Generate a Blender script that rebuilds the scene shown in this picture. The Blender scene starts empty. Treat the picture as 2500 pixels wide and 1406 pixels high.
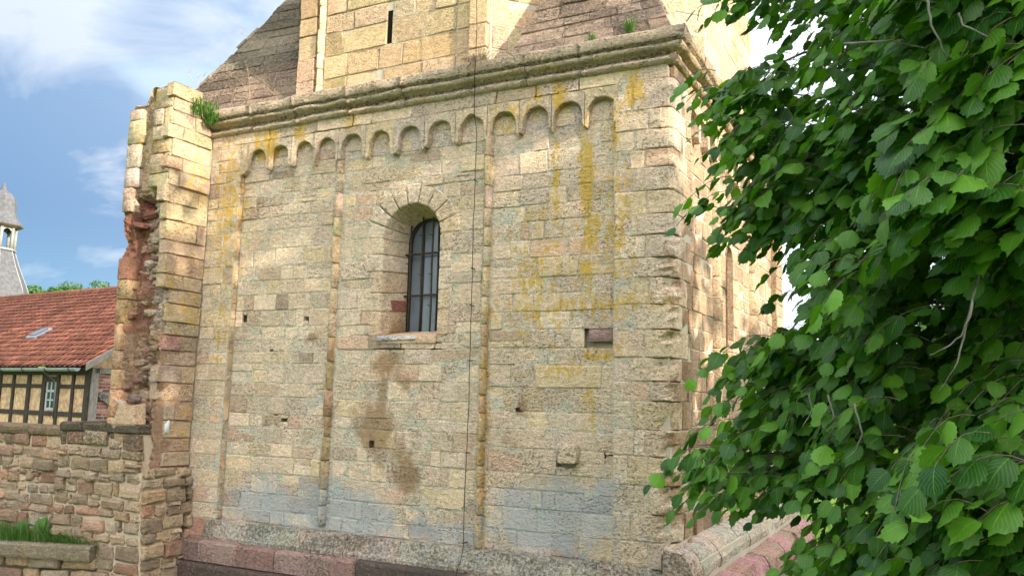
import bpy, math, random
from mathutils import Vector, noise as mnoise, Matrix
R = random.Random(7)
# ------------------------------------------------------------------ camera, sky, sun, exposure
SC = bpy.context.scene
COL = SC.collection
CAM = Vector((10.193, -9.266, 0.0))
PITCH, ROLL, YAW, FPX = 0.1373, 0.0244, 0.4755, 2039.06
FW = Vector((-math.sin(YAW)*math.cos(PITCH), math.cos(YAW)*math.cos(PITCH), math.sin(PITCH)))
_r = Vector((math.cos(YAW), math.sin(YAW), 0)); _u = _r.cross(FW)
RT = math.cos(ROLL)*_r + math.sin(ROLL)*_u
UP = -math.sin(ROLL)*_r + math.cos(ROLL)*_u
cd = bpy.data.cameras.new('camera'); co = bpy.data.objects.new('camera', cd); COL.objects.link(co)
co.matrix_world = Matrix(((RT.x, UP.x, -FW.x, CAM.x), (RT.y, UP.y, -FW.y, CAM.y), (RT.z, UP.z, -FW.z, CAM.z), (0, 0, 0, 1)))
cd.sensor_width = 36.0; cd.lens = 36.0*FPX/2500; cd.clip_start = 0.05; cd.clip_end = 3000
SC.camera = co
SC.view_settings.view_transform = 'Standard'; SC.view_settings.look = 'None'
SC.view_settings.gamma = 1; SC.view_settings.use_curve_mapping = False
SC.view_settings.exposure = 2.2
SUN_EL, SUN_AZ = math.radians(19), math.radians(-12)   # azimuth measured from +X towards +Y
SUN_DIR = Vector((math.cos(SUN_EL)*math.cos(SUN_AZ), math.cos(SUN_EL)*math.sin(SUN_AZ), math.sin(SUN_EL)))
sd = bpy.data.lights.new('sun', 'SUN'); sd.energy = 2.05; sd.angle = math.radians(0.6); sd.color = (1.0, 0.88, 0.69)
so = bpy.data.objects.new('sun', sd); COL.objects.link(so); so.location = (30, 0, 20)
so.rotation_euler = SUN_DIR.to_track_quat('Z', 'Y').to_euler()
W = bpy.data.worlds.new('World'); SC.world = W; W.use_nodes = True
def world():
    nt = W.node_tree; nt.nodes.clear(); N = nt.nodes.new; L = nt.links.new
    out = N('ShaderNodeOutputWorld'); bg = N('ShaderNodeBackground'); bg.inputs[1].default_value = 0.12
    sky = N('ShaderNodeTexSky'); sky.sky_type = 'NISHITA'; sky.sun_disc = False
    sky.sun_elevation = SUN_EL; sky.sun_rotation = math.pi/2 - SUN_AZ; sky.ozone_density = 2.0; sky.dust_density = 0.6
    tc = N('ShaderNodeTexCoord'); sep = N('ShaderNodeSeparateXYZ'); L(tc.outputs['Generated'], sep.inputs[0])
    def M(op, a, b=None, c=None, clamp=False):
        n = N('ShaderNodeMath'); n.operation = op; n.use_clamp = clamp
        for i, v in enumerate((a, b, c)):
            if v is None: continue
            if isinstance(v, (int, float)): n.inputs[i].default_value = v
            else: L(v, n.inputs[i])
        return n.outputs[0]
    zz = M('ADD', M('MAXIMUM', sep.outputs[2], 0.0), 0.16)
    cx = M('DIVIDE', sep.outputs[0], zz); cy = M('DIVIDE', sep.outputs[1], zz)
    cmb = N('ShaderNodeCombineXYZ'); L(cx, cmb.inputs[0]); L(cy, cmb.inputs[1])
    mp = N('ShaderNodeMapping'); mp.inputs['Location'].default_value = (1.3, 4.2, 0); mp.inputs['Rotation'].default_value = (0, 0, .5); mp.inputs['Scale'].default_value = (0.9, 1.25, 1); L(cmb.outputs[0], mp.inputs[0])
    def noi(vec, sc, det, rough, dist=0.0):
        n = N('ShaderNodeTexNoise'); n.inputs['Scale'].default_value = sc; n.inputs['Detail'].default_value = det
        n.inputs['Roughness'].default_value = rough; n.inputs['Distortion'].default_value = dist; L(vec, n.inputs['Vector']); return n.outputs[0]
    def ramp(f, stops):
        n = N('ShaderNodeValToRGB'); L(f, n.inputs[0]); e = n.color_ramp.elements
        for i, (p, c) in enumerate(stops):
            el = e[i] if i < 2 else e.new(p)
            el.position = p; el.color = tuple(c) + (1,)
        return n.outputs[0]
    def mix(f, a, b):
        n = N('ShaderNodeMix'); n.data_type = 'RGBA'; L(f, n.inputs[0])
        for i, v in ((6, a), (7, b)):
            if isinstance(v, tuple): n.inputs[i].default_value = v + (1,)
            else: L(v, n.inputs[i])
        return n.outputs[2]
    base = N('ShaderNodeMix'); base.data_type = 'RGBA'; base.blend_type = 'MULTIPLY'; base.inputs[0].default_value = 1
    L(sky.outputs[0], base.inputs[6]); base.inputs[7].default_value = (0.62, 0.66, 0.68, 1)
    nh = N('ShaderNodeValue'); nh.outputs[0].default_value = .82; N_half = nh.outputs[0]
    def bank(d, w, amt):       # a cloud bank round one direction of the sky
        n = N('ShaderNodeVectorMath'); n.operation = 'DOT_PRODUCT'; L(tc.outputs['Generated'], n.inputs[0]); n.inputs[1].default_value = d
        r_ = N('ShaderNodeMapRange'); r_.interpolation_type = 'SMOOTHSTEP'; L(n.outputs['Value'], r_.inputs[0])
        for i, v in ((1, math.cos(w)), (2, 1.0), (3, 0.0), (4, amt)): r_.inputs[i].default_value = v
        return r_.outputs[0]
    gb = M('ADD', bank((-.81, .55, .20), .17, .34), bank((-.82, .52, .245), .12, .16)); wb_ = M('ADD', bank((-.80, .46, .386), .14, .08), M('ADD', bank((-.71, .588, .36), .15, .13), bank((-.62, .642, .43), .14, .12)))
    grey = M('MULTIPLY', ramp(M('ADD', gb, noi(mp.outputs[0], 1.5, 7, 0.52, 0.3)), [(0.44, (0, 0, 0)), (0.57, (1, 1, 1))]), 0.85)
    c0 = mix(N_half, base.outputs[2], (.46, .88, 1.45)); c1 = mix(grey, c0, (.10, .42, .92))
    white = M('MULTIPLY', ramp(M('SUBTRACT', M('ADD', wb_, noi(mp.outputs[0], 2.3, 9, 0.56, 0.5)), M('MULTIPLY', gb, .35)), [(0.41, (0, 0, 0)), (0.60, (1, 1, 1))]), 0.95)
    c2 = mix(white, c1, (1.02, 1.22, 1.52))
    hz = N('ShaderNodeMapRange'); hz.interpolation_type = 'SMOOTHSTEP'; L(sep.outputs[2], hz.inputs[0])
    for i, v in ((1, .20), (2, .06), (3, 0.0), (4, .75)): hz.inputs[i].default_value = v
    c2 = mix(hz.outputs[0], c2, (.50, 1.02, 1.50))
    # the half of the sky round the sun is brighter: thin-cloud scattering, strengthened to light the shaded front
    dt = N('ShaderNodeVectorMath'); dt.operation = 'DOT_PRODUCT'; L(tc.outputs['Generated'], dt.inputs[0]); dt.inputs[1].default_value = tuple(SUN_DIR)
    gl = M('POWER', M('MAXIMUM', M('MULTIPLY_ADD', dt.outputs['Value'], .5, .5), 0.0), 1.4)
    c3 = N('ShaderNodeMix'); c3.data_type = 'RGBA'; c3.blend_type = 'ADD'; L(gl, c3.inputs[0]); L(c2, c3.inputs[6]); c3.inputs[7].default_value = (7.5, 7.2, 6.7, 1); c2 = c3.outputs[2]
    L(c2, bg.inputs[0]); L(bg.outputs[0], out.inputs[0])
world()

# ------------------------------------------------------------------ helpers
def lin(c, k=1.0):
    r = []
    if k != 1.0:
        m = (c[0]+c[1]+c[2])/3; c = tuple(m+(v-m)*.86 for v in c); c = (c[0]*1.025, c[1]*.975, c[2]*1.0)
    for v in c:
        v = v/255.0
        r.append(k*(v/12.92 if v <= .04045 else ((v+.055)/1.055)**2.4))
    return tuple(r)
def pix(x, y, D):      # a point D metres in front of the camera's place
    return CAM + D*(FW + RT*(x-1250)/FPX + UP*(703-y)/FPX)
def onY(x, y, Y=0.0):
    d = FW + RT*(x-1250)/FPX + UP*(703-y)/FPX; return CAM + d*((Y-CAM.y)/d.y)
def proj(P):
    d = Vector(P)-CAM; z = d.dot(FW)
    if z < 0.05: return (-9999, -9999, z)
    return (1250+FPX*d.dot(RT)/z, 703-FPX*d.dot(UP)/z, z)
def nz(p, s=1.0): return mnoise.noise(Vector(p)*s)
def smooth(a, b, x):
    t = max(0, min(1, (x-a)/(b-a))); return t*t*(3-2*t)

class Geo:
    def __init__(s): s.v = []; s.f = []; s.t = []; s.s = []
    def add(s, vs, fs, tint=(.5, .5, .5), stain=None):
        o = len(s.v); s.v += [tuple(v) for v in vs]
        s.f += [tuple(i+o for i in f) for f in fs]
        s.t += [tint]*len(vs) if not (tint and isinstance(tint[0], (tuple, list))) else list(tint)
        s.s += ([stain(v) for v in vs] if callable(stain) else [stain or (0, 0, 0, 0)]*len(vs))
    def merge(s, g):
        o = len(s.v); s.v += g.v; s.f += [tuple(i+o for i in f) for f in g.f]; s.t += g.t; s.s += g.s
    def mesh(s, name, mat, smooth_=True, attrs=True):
        m = bpy.data.meshes.new(name); m.from_pydata(s.v, [], s.f)
        if attrs and s.t:
            a = m.color_attributes.new('tint', 'FLOAT_COLOR', 'POINT')
            a.data.foreach_set('color', [c for t in s.t for c in (t[0], t[1], t[2], t[3] if len(t) > 3 else .6)])
            a = m.color_attributes.new('stain', 'FLOAT_COLOR', 'POINT')
            a.data.foreach_set('color', [c for t in s.s for c in t])
        if smooth_: m.polygons.foreach_set('use_smooth', [True]*len(m.polygons))
        m.materials.append(mat); m.update(); return m
    def obj(s, name, mat, parent=None, smooth_=True, kind=None, attrs=True):
        o = bpy.data.objects.new(name, s.mesh(name, mat, smooth_, attrs)); COL.objects.link(o)
        if parent: o.parent = parent
        if kind: o['kind'] = kind
        return o
def empty(name, loc, label=None, cat=None, group=None):
    o = bpy.data.objects.new(name, None); COL.objects.link(o); o.location = loc; o.empty_display_size = .2
    if label: o['label'] = label; o['category'] = cat
    if group: o['group'] = group
    return o
def tag(o, label, cat, group=None, kind=None):
    o['label'] = label
    if cat: o['category'] = cat
    if group: o['group'] = group
    if kind: o['kind'] = kind
    return o
def adopt(o, parent):      # parent while keeping world coordinates of the mesh
    o.parent = parent; o.matrix_parent_inverse = Matrix.Translation(-parent.location) if parent.type == 'EMPTY' and not parent.parent else Matrix.Identity(4)
def box(g, lo, hi, tint=(.5, .5, .5), M=None):
    vs = [Vector((x, y, z)) for x in (lo[0], hi[0]) for y in (lo[1], hi[1]) for z in (lo[2], hi[2])]
    if M: vs = [M @ v for v in vs]
    g.add(vs, [(0, 1, 3, 2), (4, 6, 7, 5), (0, 4, 5, 1), (2, 3, 7, 6), (0, 2, 6, 4), (1, 5, 7, 3)], tint)
def tube(g, pts, rad, n=6, tint=(.3, .3, .3), cap=True):
    pts = [Vector(p) for p in pts]; rs = rad if isinstance(rad, (list, tuple)) else [rad]*len(pts)
    vs = []; fs = []
    for i, p in enumerate(pts):
        d = (pts[min(i+1, len(pts)-1)]-pts[max(i-1, 0)]).normalized()
        a = d.orthogonal().normalized() if i == 0 else (a - d*a.dot(d)).normalized()
        b = d.cross(a)
        for k in range(n):
            t = 2*math.pi*k/n; vs.append(p+rs[i]*(a*math.cos(t)+b*math.sin(t)))
    for i in range(len(pts)-1):
        for k in range(n):
            fs.append((i*n+k, i*n+(k+1) % n, (i+1)*n+(k+1) % n, (i+1)*n+k))
    if cap: fs.append(tuple(range(n))[::-1]); fs.append(tuple((len(pts)-1)*n+k for k in range(n)))
    g.add(vs, fs, tint)

# ------------------------------------------------------------------ materials
class NT:
    def __init__(s, name):
        s.m = bpy.data.materials.new(name); s.m.use_nodes = True; s.nt = s.m.node_tree; s.nt.nodes.clear()
        s.out = s.N('ShaderNodeOutputMaterial'); s.bs = s.N('ShaderNodeBsdfPrincipled'); s.L(s.bs.outputs[0], s.out.inputs[0])
        s.pos = s.N('ShaderNodeNewGeometry').outputs['Position']
    def N(s, t): return s.nt.nodes.new(t)
    def L(s, a, b): s.nt.links.new(a, b)
    def inp(s, sock, v):
        if isinstance(v, (int, float)): sock.default_value = v
        elif isinstance(v, tuple): sock.default_value = v if len(v) == len(sock.default_value) else v+(1,)
        else: s.L(v, sock)
    def M(s, op, a, b=None, c=None, clamp=False):
        n = s.N('ShaderNodeMath'); n.operation = op; n.use_clamp = clamp
        for i, v in enumerate((a, b, c)):
            if v is not None: s.inp(n.inputs[i], v)
        return n.outputs[0]
    def map(s, vec, scale=(1, 1, 1), rot=(0, 0, 0)):
        n = s.N('ShaderNodeMapping'); n.inputs['Scale'].default_value = scale; n.inputs['Rotation'].default_value = rot; s.L(vec, n.inputs[0]); return n.outputs[0]
    def noise(s, vec, sc, det=4, rough=.5, dist=0):
        n = s.N('ShaderNodeTexNoise'); n.inputs['Scale'].default_value = sc; n.inputs['Detail'].default_value = det
        n.inputs['Roughness'].default_value = rough; n.inputs['Distortion'].default_value = dist; s.L(vec, n.inputs['Vector']); return n.outputs[0]
    def vor(s, vec, sc, feat='F1'):
        n = s.N('ShaderNodeTexVoronoi'); n.feature = feat; n.inputs['Scale'].default_value = sc; s.L(vec, n.inputs['Vector']); return n
    def ss(s, f, a, b, lo=0.0, hi=1.0):
        n = s.N('ShaderNodeMapRange'); n.interpolation_type = 'SMOOTHSTEP'
        for i, v in ((1, a), (2, b), (3, lo), (4, hi)): n.inputs[i].default_value = v
        s.L(f, n.inputs[0]); return n.outputs[0]
    def mix(s, f, a, b, mode='MIX'):
        n = s.N('ShaderNodeMix'); n.data_type = 'RGBA'; n.blend_type = mode
        s.inp(n.inputs[0], f); s.inp(n.inputs[6], a); s.inp(n.inputs[7], b); return n.outputs[2]
    def attr(s, name):
        n = s.N('ShaderNodeAttribute'); n.attribute_name = name; return n
    def bump(s, h, strength=1.0, dist=.01):
        n = s.N('ShaderNodeBump'); n.inputs['Strength'].default_value = strength; n.inputs['Distance'].default_value = dist
        s.L(h, n.inputs['Height']); s.L(n.outputs[0], s.bs.inputs['Normal'])
    def fin(s, col, rough=.9, spec=.2):
        s.inp(s.bs.inputs['Base Color'], col); s.inp(s.bs.inputs['Roughness'], rough); s.bs.inputs['Specular IOR Level'].default_value = spec; return s.m

def stone_mat(name, pit=1.0, bump=1.0):
    t = NT(name); P = t.map(t.pos, (1, 1, 1.9))
    big = t.noise(t.pos, 1.7, 4, .6); mid = t.noise(P, 11, 6, .65, .3); fine = t.noise(P, 46, 5, .7)
    pit_n = t.noise(P, 30, 3, .55, .4); grain = t.noise(t.pos, 170, 2, .6)
    reg = t.ss(t.noise(t.pos, 3.1, 3, .5), .35, .68)                       # some stones are more pitted
    AT0 = t.attr('tint').outputs['Alpha']; thr = t.M('ADD', t.M('MULTIPLY_ADD', reg, .05, .27), t.M('MULTIPLY', AT0, .12))
    pits = t.M('SUBTRACT', 1.0, t.M('DIVIDE', t.M('SUBTRACT', pit_n, thr), .035), clamp=True)
    pits = t.M('MULTIPLY', pits, pit)
    AT = t.attr('tint'); A = AT.outputs['Color']; S = t.attr('stain'); sep = t.N('ShaderNodeSeparateColor'); t.L(S.outputs['Color'], sep.inputs[0])
    col = t.mix(1.0, A, t.mix(big, (.80, .79, .80), (1.2, 1.2, 1.17)), 'MULTIPLY')
    col = t.mix(1.0, col, t.mix(t.ss(mid, .25, .75), (.82, .81, .79), (1.24, 1.24, 1.24)), 'MULTIPLY')
    col = t.mix(1.0, col, t.mix(t.ss(fine, .3, .7), (.70, .69, .67), (1.25, 1.25, 1.25)), 'MULTIPLY')
    col = t.mix(1.0, col, t.mix(AT0, (1.06, 1.05, 1.03), (.96, .96, .97)), 'MULTIPLY')
    gm = t.M('MULTIPLY', t.ss(t.noise(t.pos, 2.4, 5, .65, .6), .50, .70), .32)
    col = t.mix(gm, col, t.mix(1.0, col, (.80, .90, 1.06), 'MULTIPLY'))
    sp = t.ss(t.noise(P, 62, 4, .75), .36, .50, 1, 0)
    col = t.mix(t.M('MULTIPLY', sp, .6), col, t.mix(1.0, col, (.46, .44, .42), 'MULTIPLY'))
    # stains: R lichen, G blue grey bloom, B brown, A black crust; the last three also carry painted shade
    def st(v, n, amp=1.3, soft=.28, na=1.7):
        return t.M('MULTIPLY', t.ss(t.M('ADD', t.M('MULTIPLY', v, amp), t.M('MULTIPLY', t.M('SUBTRACT', n, .5), na)), .22, .22+soft), t.ss(v, 0, .12))
    nb = t.noise(t.map(t.pos, (1, 1, .7)), 5.5, 6, .65); nl = t.noise(t.map(t.pos, (1, 1, .5)), 13, 6, .72)
    col = t.mix(t.M('MULTIPLY', st(sep.outputs[2], nb, 1.15, .6), .72), col, (.27, .155, .065))
    col = t.mix(t.M('MULTIPLY', st(sep.outputs[1], nb, 1.1, .7), .62), col, (.36, .42, .47))
    col = t.mix(t.M('MULTIPLY', st(sep.outputs[0], nl, 1.1, .5, 3.0), .8), col, (.60, .37, .045))
    col = t.mix(t.M('MULTIPLY', st(t.M('MULTIPLY', S.outputs['Alpha'], .8), t.noise(t.pos, 26, 5, .75), 1.0, .5), .8), col, (.045, .045, .036))
    col = t.mix(t.M('MULTIPLY', pits, .56), col, (.10, .075, .045))
    h = t.M('ADD', t.M('MULTIPLY', mid, .9), t.M('MULTIPLY', fine, .55))
    h = t.M('ADD', h, t.M('MULTIPLY', pits, -.42)); h = t.M('ADD', h, t.M('MULTIPLY', grain, .14))
    t.bump(h, 1.0*bump, .042)
    return t.fin(col, .93, .15)
M_STONE = stone_mat('sandstone_ashlar'); M_RUB = stone_mat('rubble_stone', .45, 1.1); M_DARK = stone_mat('weathered_stone', .8, 1.5)

def mortar_mat(name, c):
    t = NT(name); n = t.noise(t.pos, 22, 6, .7); b = t.noise(t.pos, 2.5, 3, .5)
    col = t.mix(n, tuple(x*.8 for x in c), tuple(x*1.25 for x in c)); col = t.mix(t.M('MULTIPLY', b, .5), col, tuple(x*.7 for x in c))
    t.bump(t.M('ADD', n, t.M('MULTIPLY', t.noise(t.pos, 90, 3, .6), .5)), .8, .02); return t.fin(col, .95, .1)
M_MORT = mortar_mat('lime_mortar', (.50, .44, .34)); M_MORTP = mortar_mat('pink_mortar', (.56, .45, .33)); M_PLAS = mortar_mat('white_plaster_patch', (.72, .74, .76))

def simple(name, c, rough=.8, spec=.3, metal=0, ns=20, var=.3, bump=0, stretch=(1, 1, 1), emit=None):
    t = NT(name); n = t.noise(t.map(t.pos, stretch), ns, 5, .65)
    col = t.mix(t.ss(n, .25, .75), tuple(x*(1-var) for x in c), tuple(min(1, x*(1+var)) for x in c))
    if bump: t.bump(n, 1, bump)
    t.bs.inputs['Metallic'].default_value = metal
    return t.fin(col, rough, spec)
def tint_mat(name, rough=.8, spec=.3, ns=30, var=.35, bump=.004):
    t = NT(name); n = t.noise(t.pos, ns, 5, .7)
    oi = t.N('ShaderNodeObjectInfo').outputs['Random']
    col = t.mix(1.0, t.attr('tint').outputs['Color'], t.mix(t.ss(n, .25, .75), (1-var,)*3, (1+var,)*3), 'MULTIPLY')
    if bump: t.bump(n, 1, bump)
    return t.fin(col, rough, spec)
M_TINT = tint_mat('painted_and_weathered'); M_IRON = simple('rusty_iron', (.055, .04, .032), .75, .3, .3, 40, .5, .002)
M_WOOD = simple('dark_timber', (.06, .048, .04), .85, .2, 0, 30, .5, .004, (1, 1, .25))
M_GREYWOOD = simple('grey_timber', (.22, .20, .18), .9, .2, 0, 30, .4, .004, (1, 1, .3))
M_ZINC = simple('zinc_gutter', (.42, .46, .52), .45, .5, .4, 15, .15)
M_PLASTER = simple('ochre_render', (.55, .37, .225), .95, .1, 0, 9, .42, .02)
M_WHITE = simple('white_window_paint', (.42, .47, .52), .6, .3)
M_GLASSD = simple('dark_window_glass', (.03, .04, .05), .12, .5, 0, 3, .3)
M_SLATE = simple('grey_slate', (.085, .085, .095), .6, .4, 0, 6, .35, .003)
M_SLATEL = simple('pale_lantern_wood', (.24, .24, .23), .7, .3, 0, 8, .25)
def tile_mat():
    t = NT('clay_roof_tile'); r = t.N('ShaderNodeObjectInfo').outputs['Random']; n = t.noise(t.pos, 1.1, 5, .65); n2 = t.noise(t.pos, 9, 4, .7)
    a = t.attr('tint').outputs['Color']
    col = t.mix(t.ss(n, .3, .7), (.33, .135, .09), (.21, .09, .066)); col = t.mix(1.0, col, t.mix(t.ss(n2, .3, .7), (.65, .62, .6), (1.35, 1.25, 1.2)), 'MULTIPLY')
    col = t.mix(1.0, col, t.mix(r, (.72, .7, .7), (1.35, 1.3, 1.25)), 'MULTIPLY'); col = t.mix(1.0, col, a, 'MULTIPLY')
    t.bump(n2, .6, .01); return t.fin(col, .85, .2)
M_TILE = tile_mat()
def glass_mat():
    t = NT('old_window_glass'); n = t.noise(t.map(t.pos, (1, 1, .35)), 2.2, 3, .5)
    t.bump(t.noise(t.pos, 5, 2, .5), .25, .02)
    return t.fin(t.mix(t.ss(n, .3, .7), (.085, .105, .13), (.15, .18, .215)), .16, .9)  # sky reflection is put into this grey-blue base colour
M_GLASS = glass_mat()
def leaf_mat(name, dark, light, trans=.35, vein=True):
    t = NT(name); a = t.attr('tint'); s = t.N('ShaderNodeSeparateColor'); t.L(a.outputs['Color'], s.inputs[0])
    # tint: R = hue/brightness of the leaf, G = distance along, B = across (veins)
    col = t.mix(s.outputs[0], dark, light)
    if vein:
        w = t.M('ADD', t.M('MULTIPLY', s.outputs[1], 44.0), t.M('MULTIPLY', t.M('ABSOLUTE', t.M('SUBTRACT', s.outputs[2], .5)), -46.0))
        v = t.M('POWER', t.M('MULTIPLY_ADD', t.M('SINE', w), .5, .5), 3.0)
        mid = t.ss(t.M('ABSOLUTE', t.M('SUBTRACT', s.outputs[2], .5)), 0, .035, 1, 0)
        vv = t.M('MAXIMUM', t.M('MULTIPLY', v, .15), t.M('MULTIPLY', mid, .38))
        col = t.mix(vv, col, tuple(x*1.55 for x in light)); t.bump(t.M('MULTIPLY', vv, -1.0), .55, .004)
    col = t.mix(1.0, col, t.mix(t.noise(t.pos, 30, 3, .6), (.8, .8, .8), (1.2, 1.2, 1.2)), 'MULTIPLY')
    t.fin(col, .42, .4)
    tr = t.N('ShaderNodeBsdfTranslucent'); t.L(t.mix(1.0, col, (1.5, 1.7, .5), 'MULTIPLY'), tr.inputs[0])
    mx = t.N('ShaderNodeMixShader'); mx.inputs[0].default_value = trans; t.L(t.bs.outputs[0], mx.inputs[1]); t.L(tr.outputs[0], mx.inputs[2]); t.L(mx.outputs[0], t.out.inputs[0])
    return t.m
M_LEAF = leaf_mat('hazel_leaf', (.010, .060, .010), (.155, .36, .026), .32)
M_FOL = leaf_mat('tree_foliage', (.02, .07, .012), (.075, .17, .03), .3, False)
M_GRASS = leaf_mat('grass_blade', (.035, .085, .015), (.095, .20, .035), .3, False)
M_BARK = simple('hazel_bark', (.13, .105, .08), .9, .2, 0, 40, .4, .003)
M_DRY = simple('dry_stem', (.36, .27, .18), .9, .1)
def lawn_mat():
    t = NT('lawn'); n = t.noise(t.pos, 3, 6, .7); n2 = t.noise(t.pos, 60, 3, .7)
    col = t.mix(t.ss(n, .3, .7), (.075, .15, .018), (.13, .23, .03)); col = t.mix(1.0, col, t.mix(n2, (.5, .5, .5), (1.5, 1.5, 1.5)), 'MULTIPLY')
    t.bump(n2, 1, .04); return t.fin(col, .95, .1)
M_LAWN = lawn_mat(); M_SOIL = simple('dark_soil', (.07, .055, .035), .95, .1)

# ------------------------------------------------------------------ ground and hill
def ground_z(x, y):
    d = math.hypot(x-12.5, y+11)
    z = -3.2 + 1.55*(1-smooth(4.2, 9.0, d))
    far = math.hypot(x, y)
    z += 26*smooth(110, 330, math.hypot(x+60, y-90) if x < 0 else far)*(.55 if x > 0 else 1)*(1+.25*nz((x*.01, y*.01, 3)))
    return z
def ground():
    g = Geo(); xs = []
    def axis():
        v = []; s = 1.2
        p = 0
        while p < 1100: v.append(p); p += s; s *= 1.07 if p > 14 else 1
        return [-a for a in v[:0:-1]] + v
    ax = axis(); n = len(ax)
    vs = [(8+x, -6+y, ground_z(8+x, -6+y)) for y in ax for x in ax]
    fs = [(j*n+i, j*n+i+1, (j+1)*n+i+1, (j+1)*n+i) for j in range(n-1) for i in range(n-1)]
    g.add(vs, fs); o = g.obj('ground', M_LAWN, kind='structure', attrs=False)
    o['label'] = 'green lawn and rising land around the stone tower'
ground()

# ------------------------------------------------------------------ masonry
HOLES = []; HOLED = []
class Frame:
    def __init__(s, O, U, Nn, V=(0, 0, 1)): s.O = Vector(O); s.U = Vector(U).normalized(); s.N = Vector(Nn).normalized(); s.V = Vector(V)
    def p(s, u, v, w): return s.O + s.U*u + s.V*v + s.N*w
def stain_front_(p): return stain_front(p)
def stone(fr, q, out=.012, depth=.05, rough=.006, edge=.014, tint=(.5, .45, .35), stain=None, drop=.012, jit=.004, rnd=R, big=False, dome=0.0):
    """one dressed stone: q = 4 corners (u,v) counter-clockwise from lower left; the face stands `out` off the wall plane"""
    (u0, v0), (u1, v1), (u2, v2), (u3, v3) = q
    Lu = max(1e-3, .5*(math.hypot(u1-u0, v1-v0)+math.hypot(u2-u3, v2-v3))); Lv = max(1e-3, .5*(math.hypot(u3-u0, v3-v0)+math.hypot(u2-u1, v2-v1)))
    eu = min(.3, edge/Lu); ev = min(.3, edge/Lv)
    ts = [0, eu, .5, 1-eu, 1] if (Lu > .3 or big) else [0, eu, 1-eu, 1]
    ss_ = [0, ev, .5, 1-ev, 1] if big else [0, ev, 1-ev, 1]
    if stain is stain_front_:
        pc = fr.p((u0+u2)/2, (v0+v2)/2, 0); sv = max(stain(pc)[:3]) ; pe = max(max(stain(fr.p(u0, (v0+v2)/2, 0))[:3]), max(stain(fr.p(u2, (v0+v2)/2, 0))[:3]))
        if max(sv, pe) > .18:
            m_ = max(2, int(Lu/.085)); ts = [0, eu]+[k/m_ for k in range(1, m_) if eu < k/m_ < 1-eu]+[1-eu, 1]; ss_ = [0, ev, .5, 1-ev, 1]
    tint = tuple(tint[:3])+(rnd.random()**1.3,)
    vs = []; nu, nv = len(ts), len(ss_); sd_ = rnd.random()*50
    tu, tv = rnd.uniform(-1, 1)*rough*.8, rnd.uniform(-1, 1)*rough*.8
    for j, s in enumerate(ss_):
        for i, t in enumerate(ts):
            u = (u0*(1-t)+u1*t)*(1-s)+(u3*(1-t)+u2*t)*s; v = (v0*(1-t)+v1*t)*(1-s)+(v3*(1-t)+v2*t)*s
            b = (i in (0, nu-1)) + (j in (0, nv-1))
            w = out + nz((u*4+sd_, v*5, sd_))*rough*2 + tu*(t-.5)*2 + tv*(s-.5)*2 + dome*(1-(2*t-1)**2)*(1-(2*s-1)**2)
            if b: w = out - drop*rnd.uniform(.6, 1.3); u += rnd.uniform(-jit, jit); v += rnd.uniform(-jit, jit)
            if b == 2:
                cu = (u0+u1+u2+u3)/4; cv = (v0+v1+v2+v3)/4; d = Vector((cu-u, cv-v)).normalized()*rnd.uniform(.003, .02)
                u += d.x; v += d.y; w -= .004
            vs.append((u, v, w))
    fs = [(j*nu+i, j*nu+i+1, (j+1)*nu+i+1, (j+1)*nu+i) for j in range(nv-1) for i in range(nu-1)]
    loop = [i for i in range(nu)] + [j*nu+nu-1 for j in range(1, nv)] + [(nv-1)*nu+i for i in range(nu-2, -1, -1)] + [j*nu for j in range(nv-2, 0, -1)]
    o = len(vs)
    for k in loop: u, v, w = vs[k]; vs.append((u, v, w-depth))
    n = len(loop)
    for k in range(n): fs.append((loop[(k+1) % n], loop[k], o+k, o+(k+1) % n))
    P = [fr.p(*v) for v in vs]
    if fr.U.cross(fr.V).dot(fr.N) < 0: fs = [f[::-1] for f in fs]
    g = Geo(); g.add(P, fs, tint, stain); return g
def courses(z0, z1, lo, hi, rnd, fix=()):
    z = [z0]; 
    while z[-1] < z1-lo*.6: z.append(z[-1]+rnd.uniform(lo, hi))
    z[-1] = z1
    return z
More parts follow.
